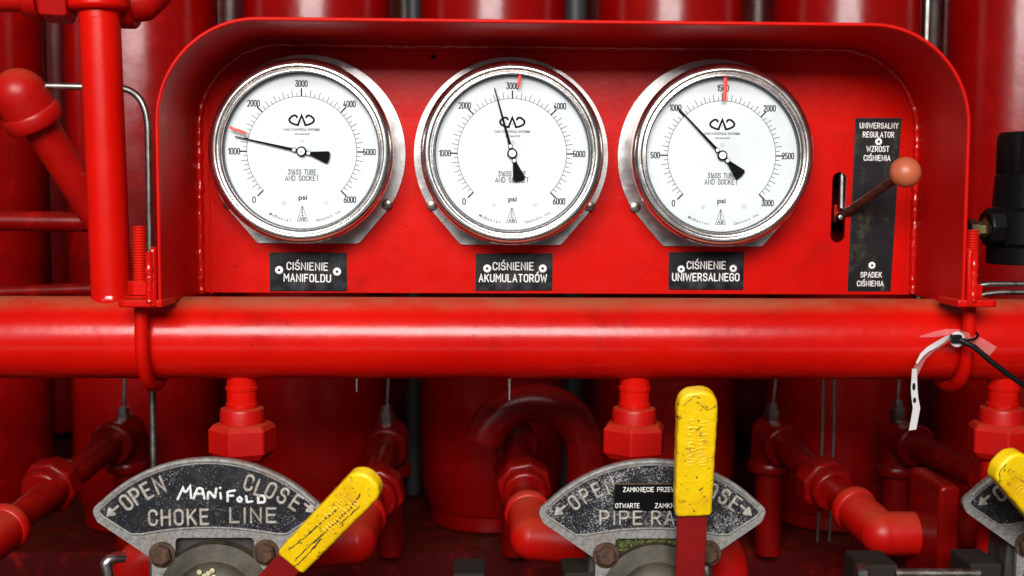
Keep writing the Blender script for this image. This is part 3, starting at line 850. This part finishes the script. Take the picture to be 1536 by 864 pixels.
# ------------------------------------------------------------------ right side
t = thing('plastic_regulator', 'black plastic regulator with a ribbed cap at the right edge above the thick pipe', 'regulator', at(1540, 396, .02))
kx = K(.02); o_ = at(1546, 396, .02)
zz = lambda py: at(1546, py, .02).z - o_.z
g = G()
ring = []
obj('body', G().lathe([(0,zz(396)),(64*kx,zz(396)),(64*kx,zz(370)),(70*kx,zz(366)),(70*kx,zz(318)),(58*kx,zz(312)),(55*kx,zz(262)),(0,zz(262))], o_, (0,0,1), 40), BLK, t, 30, bevel=.001)
cap = G(); seg = 72
vs = []; fs = []
for j, (rm, zy) in enumerate(((.96, 264), (1, 260), (1, 206), (.93, 199))):
    for i in range(seg):
        a = 2*math.pi*i/seg; r_ = 54*kx*rm*(1 - (.035 if i % 4 < 2 and 0 < j < 3 else 0))
        vs.append(o_ + Vector((r_*math.cos(a), r_*math.sin(a), zz(zy))))
for j in range(3):
    for i in range(seg): fs.append((j*seg+i, j*seg+(i+1) % seg, (j+1)*seg+(i+1) % seg, (j+1)*seg+i))
fs.append(tuple(range(3*seg, 4*seg)))
obj('ribbed_cap', cap.add(vs, fs), BLK, t, 30)
obj('port_nut', G().lathe([(0,0),(.016,0),(.018,.002),(.018,.014),(.016,.016),(0,.016)], at(1502, 340, .0), (-1,0,0), 8), BLK, t, 30, bevel=.0008)
obj('brass_fitting', G().lathe([(0,0),(.011,0),(.0115,.004),(.0075,.006),(.0075,.012),(.010,.013),(.010,.020),(0,.020)], at(1484, 343, .0), (-1,0,-.05), 6), BRASS, t, 25)
obj('black_nipple', G().tube([at(1446, 336, .0), at(1446, 360, .0)], 10*K(0), 16), BLK, t, 50)
for (pp_, lab) in (([(1462, 436), (1470, 428), (1484, 426), (1600, 426)], 'upper bright tube running off the right edge behind the thick pipe'),
                   ([(1462, 446), (1478, 441), (1500, 438.5), (1600, 438)], 'lower bright tube running off the right edge behind the thick pipe')):
    tag(obj('bright_tube', G().tube([at(a_, b_, .0) for a_, b_ in pp_], 4.2*K(0), 16), TUBE, smooth=60, origin=at(1470, 440, 0)), lab, 'tube')

# ------------------------------------------------------------------ unions below the pipe
def union(px, label, dy=0, k=1.0):
    p = at(px, 560, YP); t = thing('pipe_union', label, 'pipe union', (p.x, YP, at(px, 684, YP).z), 'red pipe unions hanging from the thick pipe')
    z = lambda py: at(px, py, YP).z; kk = K(YP)
    ax = (0, 0, 1); o = (p.x, YP, 0)
    rs = 23*kk
    pr = [(0, z(555)), (rs, z(555)), (rs, z(578)), (rs*1.08, z(579)), (rs*1.08, z(584)), (rs, z(585)), (rs, z(603)), (rs*1.06, z(604)), (rs*1.06, z(610)), (rs, z(612)), (rs, z(625)), (0, z(625))]
    obj('nipple', G().lathe(pr[::-1], o, ax, 40), RED_GLOSS, t, 40)
    r2 = 33.5*kk
    obj('collar', G().lathe([(0,z(650)),(r2,z(650)),(r2,z(617)),(r2*.95,z(611)),(rs,z(610))], o, ax, 40), RED_FIT, t, 35, bevel=.001)
    r3 = 51*kk
    obj('hex_nut', G().lathe([(0,z(686)),(r3*.80,z(686)),(r3,z(675)),(r3,z(642)),(r3*.86,z(634)),(r2*.9,z(632))], o, ax, 6, ph=R(18)), RED_FIT, t, 25, bevel=.0014)
    obj('lower_pipe', G().tube([(p.x, YP, z(684)), (p.x, YP, z(830))], 30*kk, 32), RED_FIT, t, 60)
union(363, 'red hexagon union under the thick pipe, behind the CHOKE LINE dial')
union(952, 'red hexagon union under the thick pipe, behind the PIPE RAMS dial')
union(1505, 'red hexagon union under the thick pipe at the right edge, behind the black tie')

# ------------------------------------------------------------------ selector valves
YV = -.112
def lever(t, pb, pt, wb, gfrac, grip_len, lab, cracks, seed, cw=.6):
    """bar from pb to pt (3-D), grip on the outer end"""
    L = (pt - pb); ln = L.length; V = L.normalized()
    N = Vector((0,-1,0)); N = (N - V*N.dot(V)).normalized(); U = V.cross(N) * -1
    U = N.cross(V) * -1 if False else V.cross(N)
    fr = (pb, U, V, N)
    bar = obj('lever_bar', G().prism([(-wb/2, -.09), (wb/2, -.09), (wb/2, ln-.02), (-wb/2, ln-.02)], fr, -.004, .002), LEVER_RED, t, 30, bevel=.0012)
    w = wb*.62; g0 = ln - grip_len
    P = roundpoly([(-w, g0, .004), (w, g0, .004), (w*1.06, ln, .0135), (-w*1.06, ln, .0135)], 8)
    # dense wobbly outline
    Q = []
    for i, p in enumerate(P):
        b = P[(i+1) % len(P)]; m_ = max(1, int(math.hypot(b[0]-p[0], b[1]-p[1])/.003))
        for k in range(m_):
            x = p[0] + (b[0]-p[0])*k/m_; y = p[1] + (b[1]-p[1])*k/m_
            Q.append((x + .0006*noise.noise(Vector((x*150, y*150, seed))), y + .0006*noise.noise(Vector((x*150, y*150, seed+7)))))
    gr = obj('grip', G().prism(Q, fr, -.0085, .0055), YELLOW, bar, 50, bevel=.0028, seg=4)
    fr2 = (pb + N*.0054, U, V, N)
    g = G()
    # embossed panel line on the grip
    em = roundpoly([(-w*.62, g0+.014, .004), (w*.62, g0+.014, .004), (w*.66, ln-.016, .006), (-w*.66, ln-.016, .006)], 5)
    rnd = random.Random(seed)
    for rrow in (-.30, .28):                       # worn, illegible embossing
        y = g0 + grip_len*.42
        while y < ln - .024:
            x = rrow*w
            a_ = .0014 + rnd.random()*.0026; x += rnd.uniform(-.0012,.0012)
            g.ribbon([(x - a_, y + rnd.uniform(-.0008,.0008)), (x + rnd.uniform(-.001,.001), y + rnd.uniform(0,.0012)), (x + a_, y + rnd.uniform(-.0012,.0012))], rnd.uniform(.0005,.001), .0004, fr2)
            y += rnd.uniform(.0026,.0046)
    obj('embossing', g, YELLOW, gr, 60) if False else None
    em_o = obj('embossing', g, YELLOW, bar, 60)
    g = G()
    for c in cracks:
        pts = []
        for (x0, y0), (x1, y1) in zip(c, c[1:]):
            for k in range(8):
                s = k/8; pts.append((w*(x0+(x1-x0)*s) + .0004*rnd.uniform(-1,1), g0 + grip_len*(y0+(y1-y0)*s) + .0004*rnd.uniform(-1,1)))
        # thickness changes along the crack
        for i in range(0, len(pts)-1):
            g.ribbon([pts[i], pts[i+1]], cw*.0005 + cw*.0014*abs(noise.noise(Vector((i*.35, seed, 2.)))) , .00022, fr2, k=3)
    for _ in range(16):
        x, y = rnd.uniform(-.8,.8)*w, g0 + grip_len*rnd.uniform(.03,.97)
        g.ribbon([(x, y), (x + rnd.uniform(-.0012,.0012), y + rnd.uniform(-.0012,.0012))], rnd.uniform(.0003,.0010), .00022, fr2, k=3)
    obj('crack', g, CRACK, bar, 0, kind='stuff')
def valve(cx, ty, label, mat, words, lv, extra=None, win=(-54, 66), arrows=((-135,72,-151,86), (136,72,152,87))):
    """cx: photo x of the dial's centre, ty: y of its top"""
    kk = K(YV); C0 = at(cx, ty + 230, YV)
    t = thing('selector_valve', label, 'valve', (C0.x, YV, C0.z), 'selector valves with cast open and close dials')
    S = lambda x, y: ((x) * kk, (230 - y) * kk)        # dial-plane offset from pixels: x right of centre, y below top
    fr = (Vector((C0.x, YV, C0.z)), Vector((1,0,0)), Vector((0,0,1)), Vector((0,-1,0)))
    half = math.degrees(math.asin(160/230.))
    top = arc(0, 0, 230*kk, 90 + half, 90 - half, 60)
    tipr = S(171, 81); tipl = S(-172, 81)
    out = [(*S(-171, 84), 11*kk)]
    top2 = [p for p in top]
    w0, w1 = win
    P = [(*top2[0],)] + top2[1:] + [(*S(176, 79), 12*kk), (*S(168, 98), 14*kk), (*S(87, 155),), (*S(87, 215),), (*S(w1, 215),), (*S(w1, 123), 7*kk), (*S(w0, 123), 7*kk), (*S(w0, 215),), (*S(-87, 215),), (*S(-87, 155),), (*S(-168, 98), 14*kk), (*S(-176, 79), 12*kk)]
    P = roundpoly(P, 6)
    pl = outline_mesh('indicator_plate', [P], (fr[0] - fr[3]*.005, fr[1], fr[2], fr[3]), .005, ALU, t, bevel=.0008)
    # raised border round the dial field
    half2 = math.degrees(math.asin(158/225.))
    fld = arc(0, 0, 222*kk, 90 + half2 - 1, 90 - half2 + 1, 50)
    low = arc(0, -520*kk + (230-107)*kk, 520*kk, 90 - 12.5, 90 + 12.5, 20)
    F_ = fld + [(*S(166, 82), 6*kk), (*S(158, 90), 6*kk), (*S(118, 117), 6*kk)] + low[1:-1] + [(*S(-118, 117), 6*kk), (*S(-158, 90), 6*kk), (*S(-166, 82), 6*kk)]
    F_ = roundpoly(F_, 4)
    obj('dial_field', G().prism(F_, fr, -.001, .0004), mat, pl, 30)
    g = G(); g.ribbon([p for p in F_], .0011, .0013, fr, close=True)
    topb = arc(0, 0, 226*kk, 90 + half2, 90 - half2, 50)
    g.ribbon(topb, 4*kk, .0020, fr)
    obj('raised_border', g, ALU, pl, 60)
    fr2 = (fr[0] + fr[3]*.0004, fr[1], fr[2], fr[3])
    for (txt, x, y, w, h, rot) in words:
        tot = sum(GL[c][0] for c in txt) + .32*(len(txt) - 1); sc_ = (w/tot) if w else h
        xx = -tot/2
        for ch in txt:
            cx_ = x + (xx + GL[ch][0]/2)*sc_*math.cos(R(rot)); cy_ = y - (xx + GL[ch][0]/2)*sc_*math.sin(R(rot))
            xx += GL[ch][0] + .32
            u, v = S(cx_, cy_)
            obj('raised_letter', lettering(G(), ch, fr2, u, v, h*kk, GL[ch][0]*sc_*kk, .095, .0017, rot), LETTER, pl, 50)
    for (ax_, ay_, bx_, by_) in arrows:
        a = Vector(S(ax_, ay_)); b = Vector(S(bx_, by_)); hd = (b - a).normalized(); pn = Vector((-hd.y, hd.x)); A = b - hd*.0062
        g = G(); g.ribbon([tuple(a), tuple(A)], .0012, .0014, fr2)
        g.ribbon([tuple(A + pn*.0030), tuple(A - pn*.0030)], .0012, .0013, fr2)
        g.prism([tuple(A + pn*.0044), tuple(b), tuple(A - pn*.0044)], fr2, 0, .0012)
        obj('raised_arrow', g, LETTER, pl, 50)
    for x, y in ((-71, 149), (86, 146)):
        u, v = S(x, y); o = fr[0] + fr[1]*u + fr[2]*v
        obj('bolt_head', G().lathe([(0,.0088),(.0060,.0086),(.0074,.0078),(.0090,.0058),(.0093,.0)], o, (0,-1,.0), 6, ph=R(10)), RUST, t, 25, bevel=.0008)
        obj('bolt_washer', G().lathe([(0,.0012),(.0112,.0012),(.0115,.0)], o, (0,-1,0), 28), RUST, t, 30)
    # housing and round boss behind the plate
    u0, v0 = S(-105, 133); u1, v1 = S(120, 300)
    g = G().prism(roundpoly([(S(-92,0)[0], S(0,118)[1], .004), (S(92,0)[0], S(0,118)[1], .004), (S(105,0)[0], v1), (S(-105,0)[0], v1)]), fr, -.050, -.009)
    obj('valve_housing', g, HOUSING, t, 30, bevel=.002)
    bu, bv = S(8, 222)
    o = fr[0] + fr[1]*bu + fr[2]*bv
    obj('boss', G().lathe([(0,.016),(.024,.016),(.032,.013),(.036,.006),(.050,.002),(.052,-.012)], o + Vector((0, .002, 0)), (0,-1,0), 64), BODY, t, 40)
    obj('stem', G().lathe([(0,.045),(.012,.045),(.013,.043),(.013,.0)], o + fr[1]*.02 - fr[2]*.02, (0,-1,0), 32), BODY, t, 40)
    if extra: extra(t, fr, S, fr2, kk, pl)
    lever(t, *lv)
    return t
def nk(Y): return K(Y)
# --- choke line valve (left)
def extra1(t, fr, S, fr2, kk, pl):
    g = G()
    hand = [  # white hand lettering, dial pixels relative to centre 315, top 680
        [(-44,66),(-36,49),(-33,58,3),(-25,46),(-24,64)],                       # M
        [(-20,65),(-14,49,4),(-7,50,3),(-4,65)], [(-18,58),(-5,58)],                # A
        [(1,66),(2,52,2),(12,65,1),(14,50)],                                      # N
        [(20,57),(21,65)], [(20,49),(20.6,49)],                               # i
        [(31,69),(31,55,2),(42,53)], [(31,61),(39,61)],                          # F
        [(49,63),(45,67,2),(49,71,2),(53,67,2),(49,63)],                            # o
        [(59,62),(60,71,1),(68,70)],                                            # L
        [(77,70),(77,60,1),(87,62,4),(87,71,3),(77,72)]]                            # D
    for st in hand: g.ribbon([S(x - 2, y - 3) for x, y in roundpoly(st, 4, False)], 1.9*kk, .0004, fr2)
    obj('paint_pen_writing', g, PENW, pl, 50, label='white hand-painted word MANIFOLD')
    g = G(); o, U, V, N = fr
    for cx_, cy_ in ((-9,168),(-2,174),(4,170),(10,166),(12,176),(-12,178)):
        u, v = S(cx_, cy_); g.lathe([(0,.0006),(.0014+.0008*random.random(),.0004),(.0022,0)], o + U*u + V*v + N*.0142, (0,-1,0), 9)
    obj('paint_drop', g, YSTAIN, t, 40)
lv1 = (at(388, 892, -.135), at(560, 714, -.185), .0225, 0, .112, '',
       [[(-.62,.1),(-.4,.28),(-.35,.45),(-.15,.66)], [(.1,.06),(.12,.25),(.22,.42),(.3,.7),(.15,.86)], [(.35,.02),(.4,.2),(.3,.38)], [(.5,.55),(.62,.8)]], 3, 1.25)
valve(315, 680, 'valve with the CHOKE LINE dial, white MANIFOLD writing and a slanting yellow lever', WORN_A,
      [('O',-123,68,None,23,38),('P',-108,58,None,23,33),('E',-92,50,None,23,28),('N',-73,41.5,None,23,22),
       ('C',62,38,None,23,-16),('L',78,46,None,23,-21),('O',94.5,50,None,23,-26),('S',113,58,None,23,-30),('E',132.5,68,None,23,-35),
       ('CHOKE',-45,91,88,22,1), ('LINE',67,88,68,21,0)], lv1, extra1, win=(-51, 68), arrows=((-136,74,-153,89), (146,71,160,84)))
# --- pipe rams valve (middle)
def extra2(t, fr, S, fr2, kk, pl):
    a = S(-59, 37.5); b = S(88, 78)
    fr3 = (fr[0] + fr[3]*.0019, fr[1], fr[2], fr[3])
    st = obj('sticker', G().prism([(a[0], b[1]), (b[0], b[1]), (b[0], a[1]), (a[0], a[1])], fr3, 0, .0008), STICK, pl, 0, label='small black plate with white Polish wording')
    g = G(); e = .0002
    g.ribbon([(a[0]-e, b[1]), (a[0]-e, a[1]+e), (b[0], a[1]+e)], .00042, .0010, fr3)
    obj('sticker_edge', g, BRASS, pl, 40)
    fr4 = (fr3[0] + fr[3]*.0008, fr[1], fr[2], fr[3]); g = G()
    u, v = S(2, 45.5); lettering(g, 'ZAMKNIĘCIE PRZEWODU', fr4, u, v, 6.6*kk, 96*kk, .075, .0001, gap=.24)
    u, v = S(-39.5, 70.5); lettering(g, 'OTWARTE', fr4, u, v, 6.6*kk, 36*kk, .075, .0001, gap=.24)
    u, v = S(27, 70.5); lettering(g, 'ZAMKNIĘTE', fr4, u, v, 6.6*kk, 48*kk, .075, .0001, gap=.24)
    obj('sticker_lettering', g, WHITE, pl, 50)
    g = G().prism([S(-56,118), S(68,118), S(68,146), S(-56,146)], fr, -.0088, -.0062)
    obj('moss_patch', g, MOSS, t, 0)
lv2 = (at(1033, 905, -.130), at(1046.5, 584, -.185), .0245, 0, .113, '',
       [[(-.8,.9),(-.2,.97),(.1,.95)], [(-.1,.93),(.5,.86),(.95,.89)]], 11)
valve(977, 680, 'valve with the heavily worn PIPE RAMS dial and an upright yellow lever', WORN_B,
      [('O',-121,66.5,None,21,36),('P',-104,55.5,None,21,32),('E',-86,47,None,21,27),('N',-66,40,None,22,20),
       ('C',60,36,None,21,-16),('L',74,43,None,21,-20),('O',91,49,None,22,-25),('S',109.5,57.5,None,22,-31),('E',126,68,None,21,-36),
       ('PIPE',-49,90,63,20,0), ('RAMS',37,90,76,20,0)], lv2, extra2, win=(-57, 66))
# --- third valve at the right edge
lv3 = (at(1665, 880, -.128), at(1502, 688, -.185), .0245, 0, .112, '', [[(-.9,.9),(-.6,.97),(0,.98)], [(-.2,.85),(.2,.7)]], 19)
valve(1606, 664, 'valve cut off by the right edge with a slanting yellow lever end', WORN_C,
      [('O',-118,68,None,23,38),('P',-103,58,None,23,33),('E',-87,50,None,23,28),('N',-68,41.5,None,23,22),
       ('O',94.5,50,None,23,-26),('S',113,58,None,23,-30),('E',134,68,None,23,-35)], lv3, None)

# ------------------------------------------------------------------ pipework in the dark under the pipe
def collar(name, c, d, r, h, t, m=RED_BG_SHADED, hexa=False, ph=0):
    c = Vector(c); d = Vector(d).normalized()
    pr = [(0,-h/2),(r*.92,-h/2),(r,-h/2+.003),(r,h/2-.003),(r*.92,h/2),(0,h/2)]
    return obj(name, G().lathe(pr, c, d, 8 if hexa else 36, ph=ph), m, t, 25 if hexa else 45, bevel=.0012)
def ball_elbow(c, d1, d2, r, L):
    c = Vector(c); g = G()
    g.lathe([(0,-r)] + [(r*math.cos(R(k)), r*math.sin(R(k))) for k in range(-75, 76, 15)] + [(0, r)], c, Vector(d1) + Vector(d2), 36)
    for d in (d1, d2): g.tube([c, c + Vector(d).normalized()*L], r*.985, 36)
    return g
def bgrun(name, label, A, M, B, rA, frontdir, backlen=.3, m=RED_BG_SHADED):
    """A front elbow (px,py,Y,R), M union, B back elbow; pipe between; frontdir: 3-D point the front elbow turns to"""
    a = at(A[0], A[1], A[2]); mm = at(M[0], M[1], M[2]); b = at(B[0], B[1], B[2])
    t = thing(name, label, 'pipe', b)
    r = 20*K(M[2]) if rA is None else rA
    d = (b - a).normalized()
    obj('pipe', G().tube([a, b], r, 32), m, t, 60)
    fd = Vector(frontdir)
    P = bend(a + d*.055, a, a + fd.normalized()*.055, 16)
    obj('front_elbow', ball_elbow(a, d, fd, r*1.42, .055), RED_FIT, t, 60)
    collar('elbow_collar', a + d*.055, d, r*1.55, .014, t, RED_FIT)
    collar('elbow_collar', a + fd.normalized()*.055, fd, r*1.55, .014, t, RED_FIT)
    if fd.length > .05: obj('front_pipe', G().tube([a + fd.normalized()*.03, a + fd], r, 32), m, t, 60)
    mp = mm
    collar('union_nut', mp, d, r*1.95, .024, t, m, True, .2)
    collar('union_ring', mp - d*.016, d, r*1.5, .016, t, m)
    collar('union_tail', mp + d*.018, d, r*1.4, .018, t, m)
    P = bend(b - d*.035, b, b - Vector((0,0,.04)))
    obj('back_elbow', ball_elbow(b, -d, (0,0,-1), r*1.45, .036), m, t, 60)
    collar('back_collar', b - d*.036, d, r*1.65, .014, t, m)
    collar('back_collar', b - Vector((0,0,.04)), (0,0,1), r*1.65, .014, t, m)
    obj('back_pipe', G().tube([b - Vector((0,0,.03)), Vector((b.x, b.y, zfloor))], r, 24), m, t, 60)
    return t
r0 = .0155
bgrun('supply_pipe', 'dark red pipe rising back from the lower left edge through a union', (-40, 830, -.02), (78, 728, .14), (190, 648, .29), r0, (-.05,0,-.02))
bgrun('supply_pipe', 'dark red pipe with its elbow half hidden behind the slanting yellow grip', (532, 812, .02), (566, 738, .14), (585, 655, .29), r0, (-.09,-.03,0))
bgrun('supply_pipe', 'dark red pipe with a bright elbow just left of the PIPE RAMS dial', (798, 806, .02), (786, 727, .14), (772, 652, .29), r0, (.09,-.03,.0))
bgrun('supply_pipe', 'dark red pipe turning right through an elbow into the upright red plate', (1322, 800, .04), (1236, 724, .145), (1155, 650, .29), r0, (.09,-.0,.0))
# second pipe at the right
a = at(1470, 715, .14); b = at(1345, 655, .29)
t = thing('supply_pipe', 'dark red pipe running back behind the white tag strip', 'pipe', b)
d = (b-a).normalized()
obj('pipe', G().tube([a, b], r0, 28), RED_BG_SHADED, t, 60)
obj('back_elbow', ball_elbow(b, -d, (0,0,-1), r0*1.45, .036), RED_BG_SHADED, t, 60)
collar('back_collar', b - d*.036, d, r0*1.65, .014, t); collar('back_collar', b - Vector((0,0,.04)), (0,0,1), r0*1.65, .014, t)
obj('back_pipe', G().tube([b - Vector((0,0,.03)), Vector((b.x, b.y, zfloor))], r0, 24), RED_BG_SHADED, t, 60)
# elbows peeping out behind the dials
for px, py, lab in ((212, 835, 'red elbow peeping out under the left tip of the CHOKE LINE dial'), (1080, 822, 'glossy red elbow peeping out under the right tip of the PIPE RAMS dial')):
    c = at(px, py, -.03); t = thing('hidden_elbow', lab, 'pipe fitting', c)
    s = 1 if px < 600 else -1
    obj('elbow', G().tube([c + Vector((s*.09, .0, 0)), c + Vector((s*.03, 0, 0))] + bend(c + Vector((s*.02,0,0)), c + Vector((-s*.012,0,.004)), c + Vector((-s*.004,0,-.05))) + [c + Vector((-s*.004,0,-.10))], .022, 36), RED_FIT, t, 60)
# arch
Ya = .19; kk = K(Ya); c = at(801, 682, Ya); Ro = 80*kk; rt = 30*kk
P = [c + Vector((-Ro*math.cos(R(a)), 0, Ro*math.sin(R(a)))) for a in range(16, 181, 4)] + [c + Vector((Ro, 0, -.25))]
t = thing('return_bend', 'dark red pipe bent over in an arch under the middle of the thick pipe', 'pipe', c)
obj('bend', G().tube(P, rt, 40), RED_BG_SHADED, t, 60)
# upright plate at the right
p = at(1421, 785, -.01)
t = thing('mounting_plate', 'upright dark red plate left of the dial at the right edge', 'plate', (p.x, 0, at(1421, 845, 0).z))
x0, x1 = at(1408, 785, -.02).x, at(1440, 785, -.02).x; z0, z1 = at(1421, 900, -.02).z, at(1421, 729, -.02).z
obj('plate', G().prism(roundpoly([(x0, z0), (x1, z0), (x1, z1, .006), (x0, z1, .006)]), XZ((0, .06, 0)), 0, .08), RED_BG_SHADED, t, 30, bevel=.003)
collar('pipe_stub', at(1394, 778, .04), (1,0,0), .022, .03, t)
# thin hoses and rods hanging behind the pipe
def hang(px0, py0, px1, py1, Y, w, m, lab, end=True):
    a, b = at(px0, py0, Y), at(px1, py1, Y)
    t = thing('sensing_tube', lab, 'tube', b)
    obj('tube', G().tube([a, a*.5 + b*.5 + Vector((.002,0,0)), b], w*K(Y)/2, 12), m, t, 60)
    if end: obj('tube_nut', G().lathe([(0,-.012),(.009,-.012),(.010,-.010),(.010,.004),(.007,.006),(.007,.014),(0,.014)], b, (0,0,1), 6), m, t, 25)
hang(183, 500, 186, 628, .28, 6, TUBE, 'thin dark tube ending on the elbow of the lower left pipe')
hang(581, 500, 580, 625, .28, 5, TUBE, 'thin pale tube ending on the elbow right of the CHOKE LINE dial')
hang(1166, 500, 1158, 622, .28, 5, TUBE, 'thin pale tube slanting down to the elbow right of the PIPE RAMS dial')
hang(1347, 500, 1346, 618, .28, 5, TUBE, 'thin pale tube ending on the elbow behind the white tag strip')
for (x0, x1, lab) in ((1236, 1226, 'left one of two parallel thin rods under the third gauge'), (1252, 1244, 'right one of two parallel thin rods under the third gauge')):
    hang(x0, 500, x1, 812, .23, 5, TUBE, lab, False)
def spike(px, y1, w, lab, Y=-.01):
    a = at(px, 520, Y); b = at(px, y1, Y)
    tag(obj('hanging_pin', G().tube([a, b + (a-b)*.3, b], [w*K(Y)/2, w*K(Y)/2, w*K(Y)/4], 12), STEEL, smooth=60, origin=b), lab, 'pin')
spike(764, 600, 7, 'short bright pin hanging below the thick pipe in front of the arch')
spike(535, 588, 5, 'short bright pin hanging below the thick pipe right of the CHOKE LINE union')

# ------------------------------------------------------------------ clamps along the lower edge
def clamp(px0, px1, py, lab, m, bolt=None):
    Y = -.10; a = at(px0, py, Y); b = at(px1, py, Y)
    t = thing('pipe_clamp', lab, 'clamp', (a.x, Y, a.z - .05))
    obj('clamp_block', G().box((a.x, Y-.005, a.z-.05), (b.x, Y+.04, a.z)), m, t, 0, bevel=.002)
    if bolt:
        c = at(bolt[0], bolt[1], Y - .006); e = at(bolt[2], bolt[1], Y - .006)
        pr = [(0,0)]; L = (e - c).length; h = 0
        while h < L: pr += [(.0040, h), (.0046, h+.0006), (.0040, h+.0012)]; h += .0014
        pr += [(0, h)]
        obj('clamp_stud', G().lathe(pr, c, e - c, 20), SCREW, t, 30)
        if len(bolt) > 3: obj('clamp_nut', G().lathe([(0,0),(.0085,0),(.0095,.001),(.0095,.008),(.0085,.009),(0,.009)], at(bolt[3], bolt[1], Y-.006), e - c, 6), SCREW, t, 25)
clamp(1288, 1345, 845, 'brown clamp block with a long threaded stud at the bottom edge', BLOCK, (1342, 860, 1470, 1283))
clamp(1452, 1500, 843, 'brown clamp block at the bottom edge under the right valve dial', BLOCK)
clamp(680, 728, 858, 'small brown clamp top at the bottom edge between the two middle valves', BLOCK)
clamp(846, 905, 857, 'small brown clamp top at the bottom edge under the PIPE RAMS dial', BLOCK)
P = [at(168, 900, -.10), at(160, 852, -.10)] + bend(at(159, 848, -.10), at(160, 836, -.10), at(186, 836, -.09))
tag(obj('metal_hook', G().tube(P, 9*K(-.1), 20), STEEL, smooth=60, origin=P[0]), 'shiny bent metal hook at the bottom edge left of the CHOKE LINE dial', 'hook')

# ------------------------------------------------------------------ tag strip and cable tie on the right u-bolt
YT = YP - RP - .018
def strip(name, pts, ws, m, parent, holes=(), Y0=YT, curl=.006):
    """flat strip along photo points with widths (px)"""
    C = [at(x, y, Y0 + curl*math.sin(i*.9)) for i, (x, y) in enumerate(pts)]
    g = G(); vs = []
    n = len(C)
    for i in range(n):
        tdir = (C[min(i+1,n-1)] - C[max(i-1,0)]).normalized()
        sd = tdir.cross(Vector((0,1,0))).normalized()
        w = ws[i]*K(Y0)/2
        for s, yy in ((-1,0),(1,0),(1,.0004),(-1,.0004)): vs.append(C[i] + sd*w*s + Vector((0, yy + .0015*s*math.sin(i*1.3), 0)))
    fs = []
    for i in range(n-1):
        for k in range(4):
            j = (k+1) % 4; fs.append((i*4+k, i*4+j, (i+1)*4+j, (i+1)*4+k))
    fs += [(0,1,2,3), tuple((n-1)*4+k for k in (3,2,1,0))]
    o = obj(name, g.add(vs, fs), m, parent, 50)
    return o
t = thing('tag_strip', 'torn white punched plastic strip hanging from the black tie at the right u-bolt', 'tag', at(1432, 508, YT))
strip('film_strip', [(1441,503),(1420,510),(1400,521),(1384,535),(1376,552),(1371,566)], [7,10,12,11,9,8], FILM, t)
strip('white_upper', [(1436,503),(1420,507),(1406,516),(1392,524),(1383,532),(1375,545)], [6,8,9,6,4,3], TAG, t, Y0=YT-.002)
# lower strip with two holes
pts = [(1368,553),(1375,553),(1375.5,572),(1376,584),(1377,596),(1380,612),(1377,628),(1374,644),(1363,645.5),(1366,630),(1369,612),(1367,596),(1366,582),(1367,568)]
o3 = at(1371, 600, YT)
def loc(p): q_ = at(p[0], p[1], YT); return (q_.x - o3.x, q_.z - o3.z)
def ell(x, y, a, b): return [loc((x + a*math.cos(R(k)), y + b*math.sin(R(k)))) for k in range(0, 360, 24)]
outline_mesh('white_strip', [[loc(p) for p in pts], ell(1370.6, 580, 2.6, 6), ell(1371.6, 600.5, 2.6, 4.4)], XZ(o3), .0005, TAG, t, smooth=20)
strip('film_wing', [(1380,505),(1400,502),(1420,498),(1440,497)], [2,7,9,6], FILM, t, Y0=YT+.003)
strip('film_tail', [(1438,499),(1455,507),(1472,516),(1490,527)], [8,14,17,16], FILM, t, Y0=YT+.001)
obj('hole_rim', G().lathe([(.0028,0),(.0052,.0006),(.0066,0)], at(1436, 509, YT-.002), (0,-1,0), 24), TAG, t, 60)
P = [at(1432, 506, YT-.004), at(1440, 510, YT-.006), at(1462, 521, YT-.008), at(1485, 541, YT-.010), at(1510, 560, YT-.012), at(1545, 584, YT-.012), at(1600, 620, YT-.012)]
tie = thing('cable_tie', 'black cable tie stretched from the right u-bolt down to the right edge', 'cable tie', at(1436, 508, YT))
obj('tie_strap', G().tube(P, [2.5*K(YT), 4*K(YT)] + [4.2*K(YT)]*5, 12, flat=.6), BLK, tie, 60)
h_ = at(1434, 508, YT-.004)
obj('tie_head', G().box((h_.x-.0045, h_.y-.003, h_.z-.0035), (h_.x+.0045, h_.y+.003, h_.z+.0035)), BLK, tie, 0, bevel=.001)
P = [at(1453 + 14*math.cos(R(a)), 503 + 7*math.sin(R(a)), YT + .006 - .010*math.sin(R(a))) for a in range(0, 361, 20)]
obj('tie_loop', G().tube(P, 2*K(YT), 10), BLK, tie, 60)
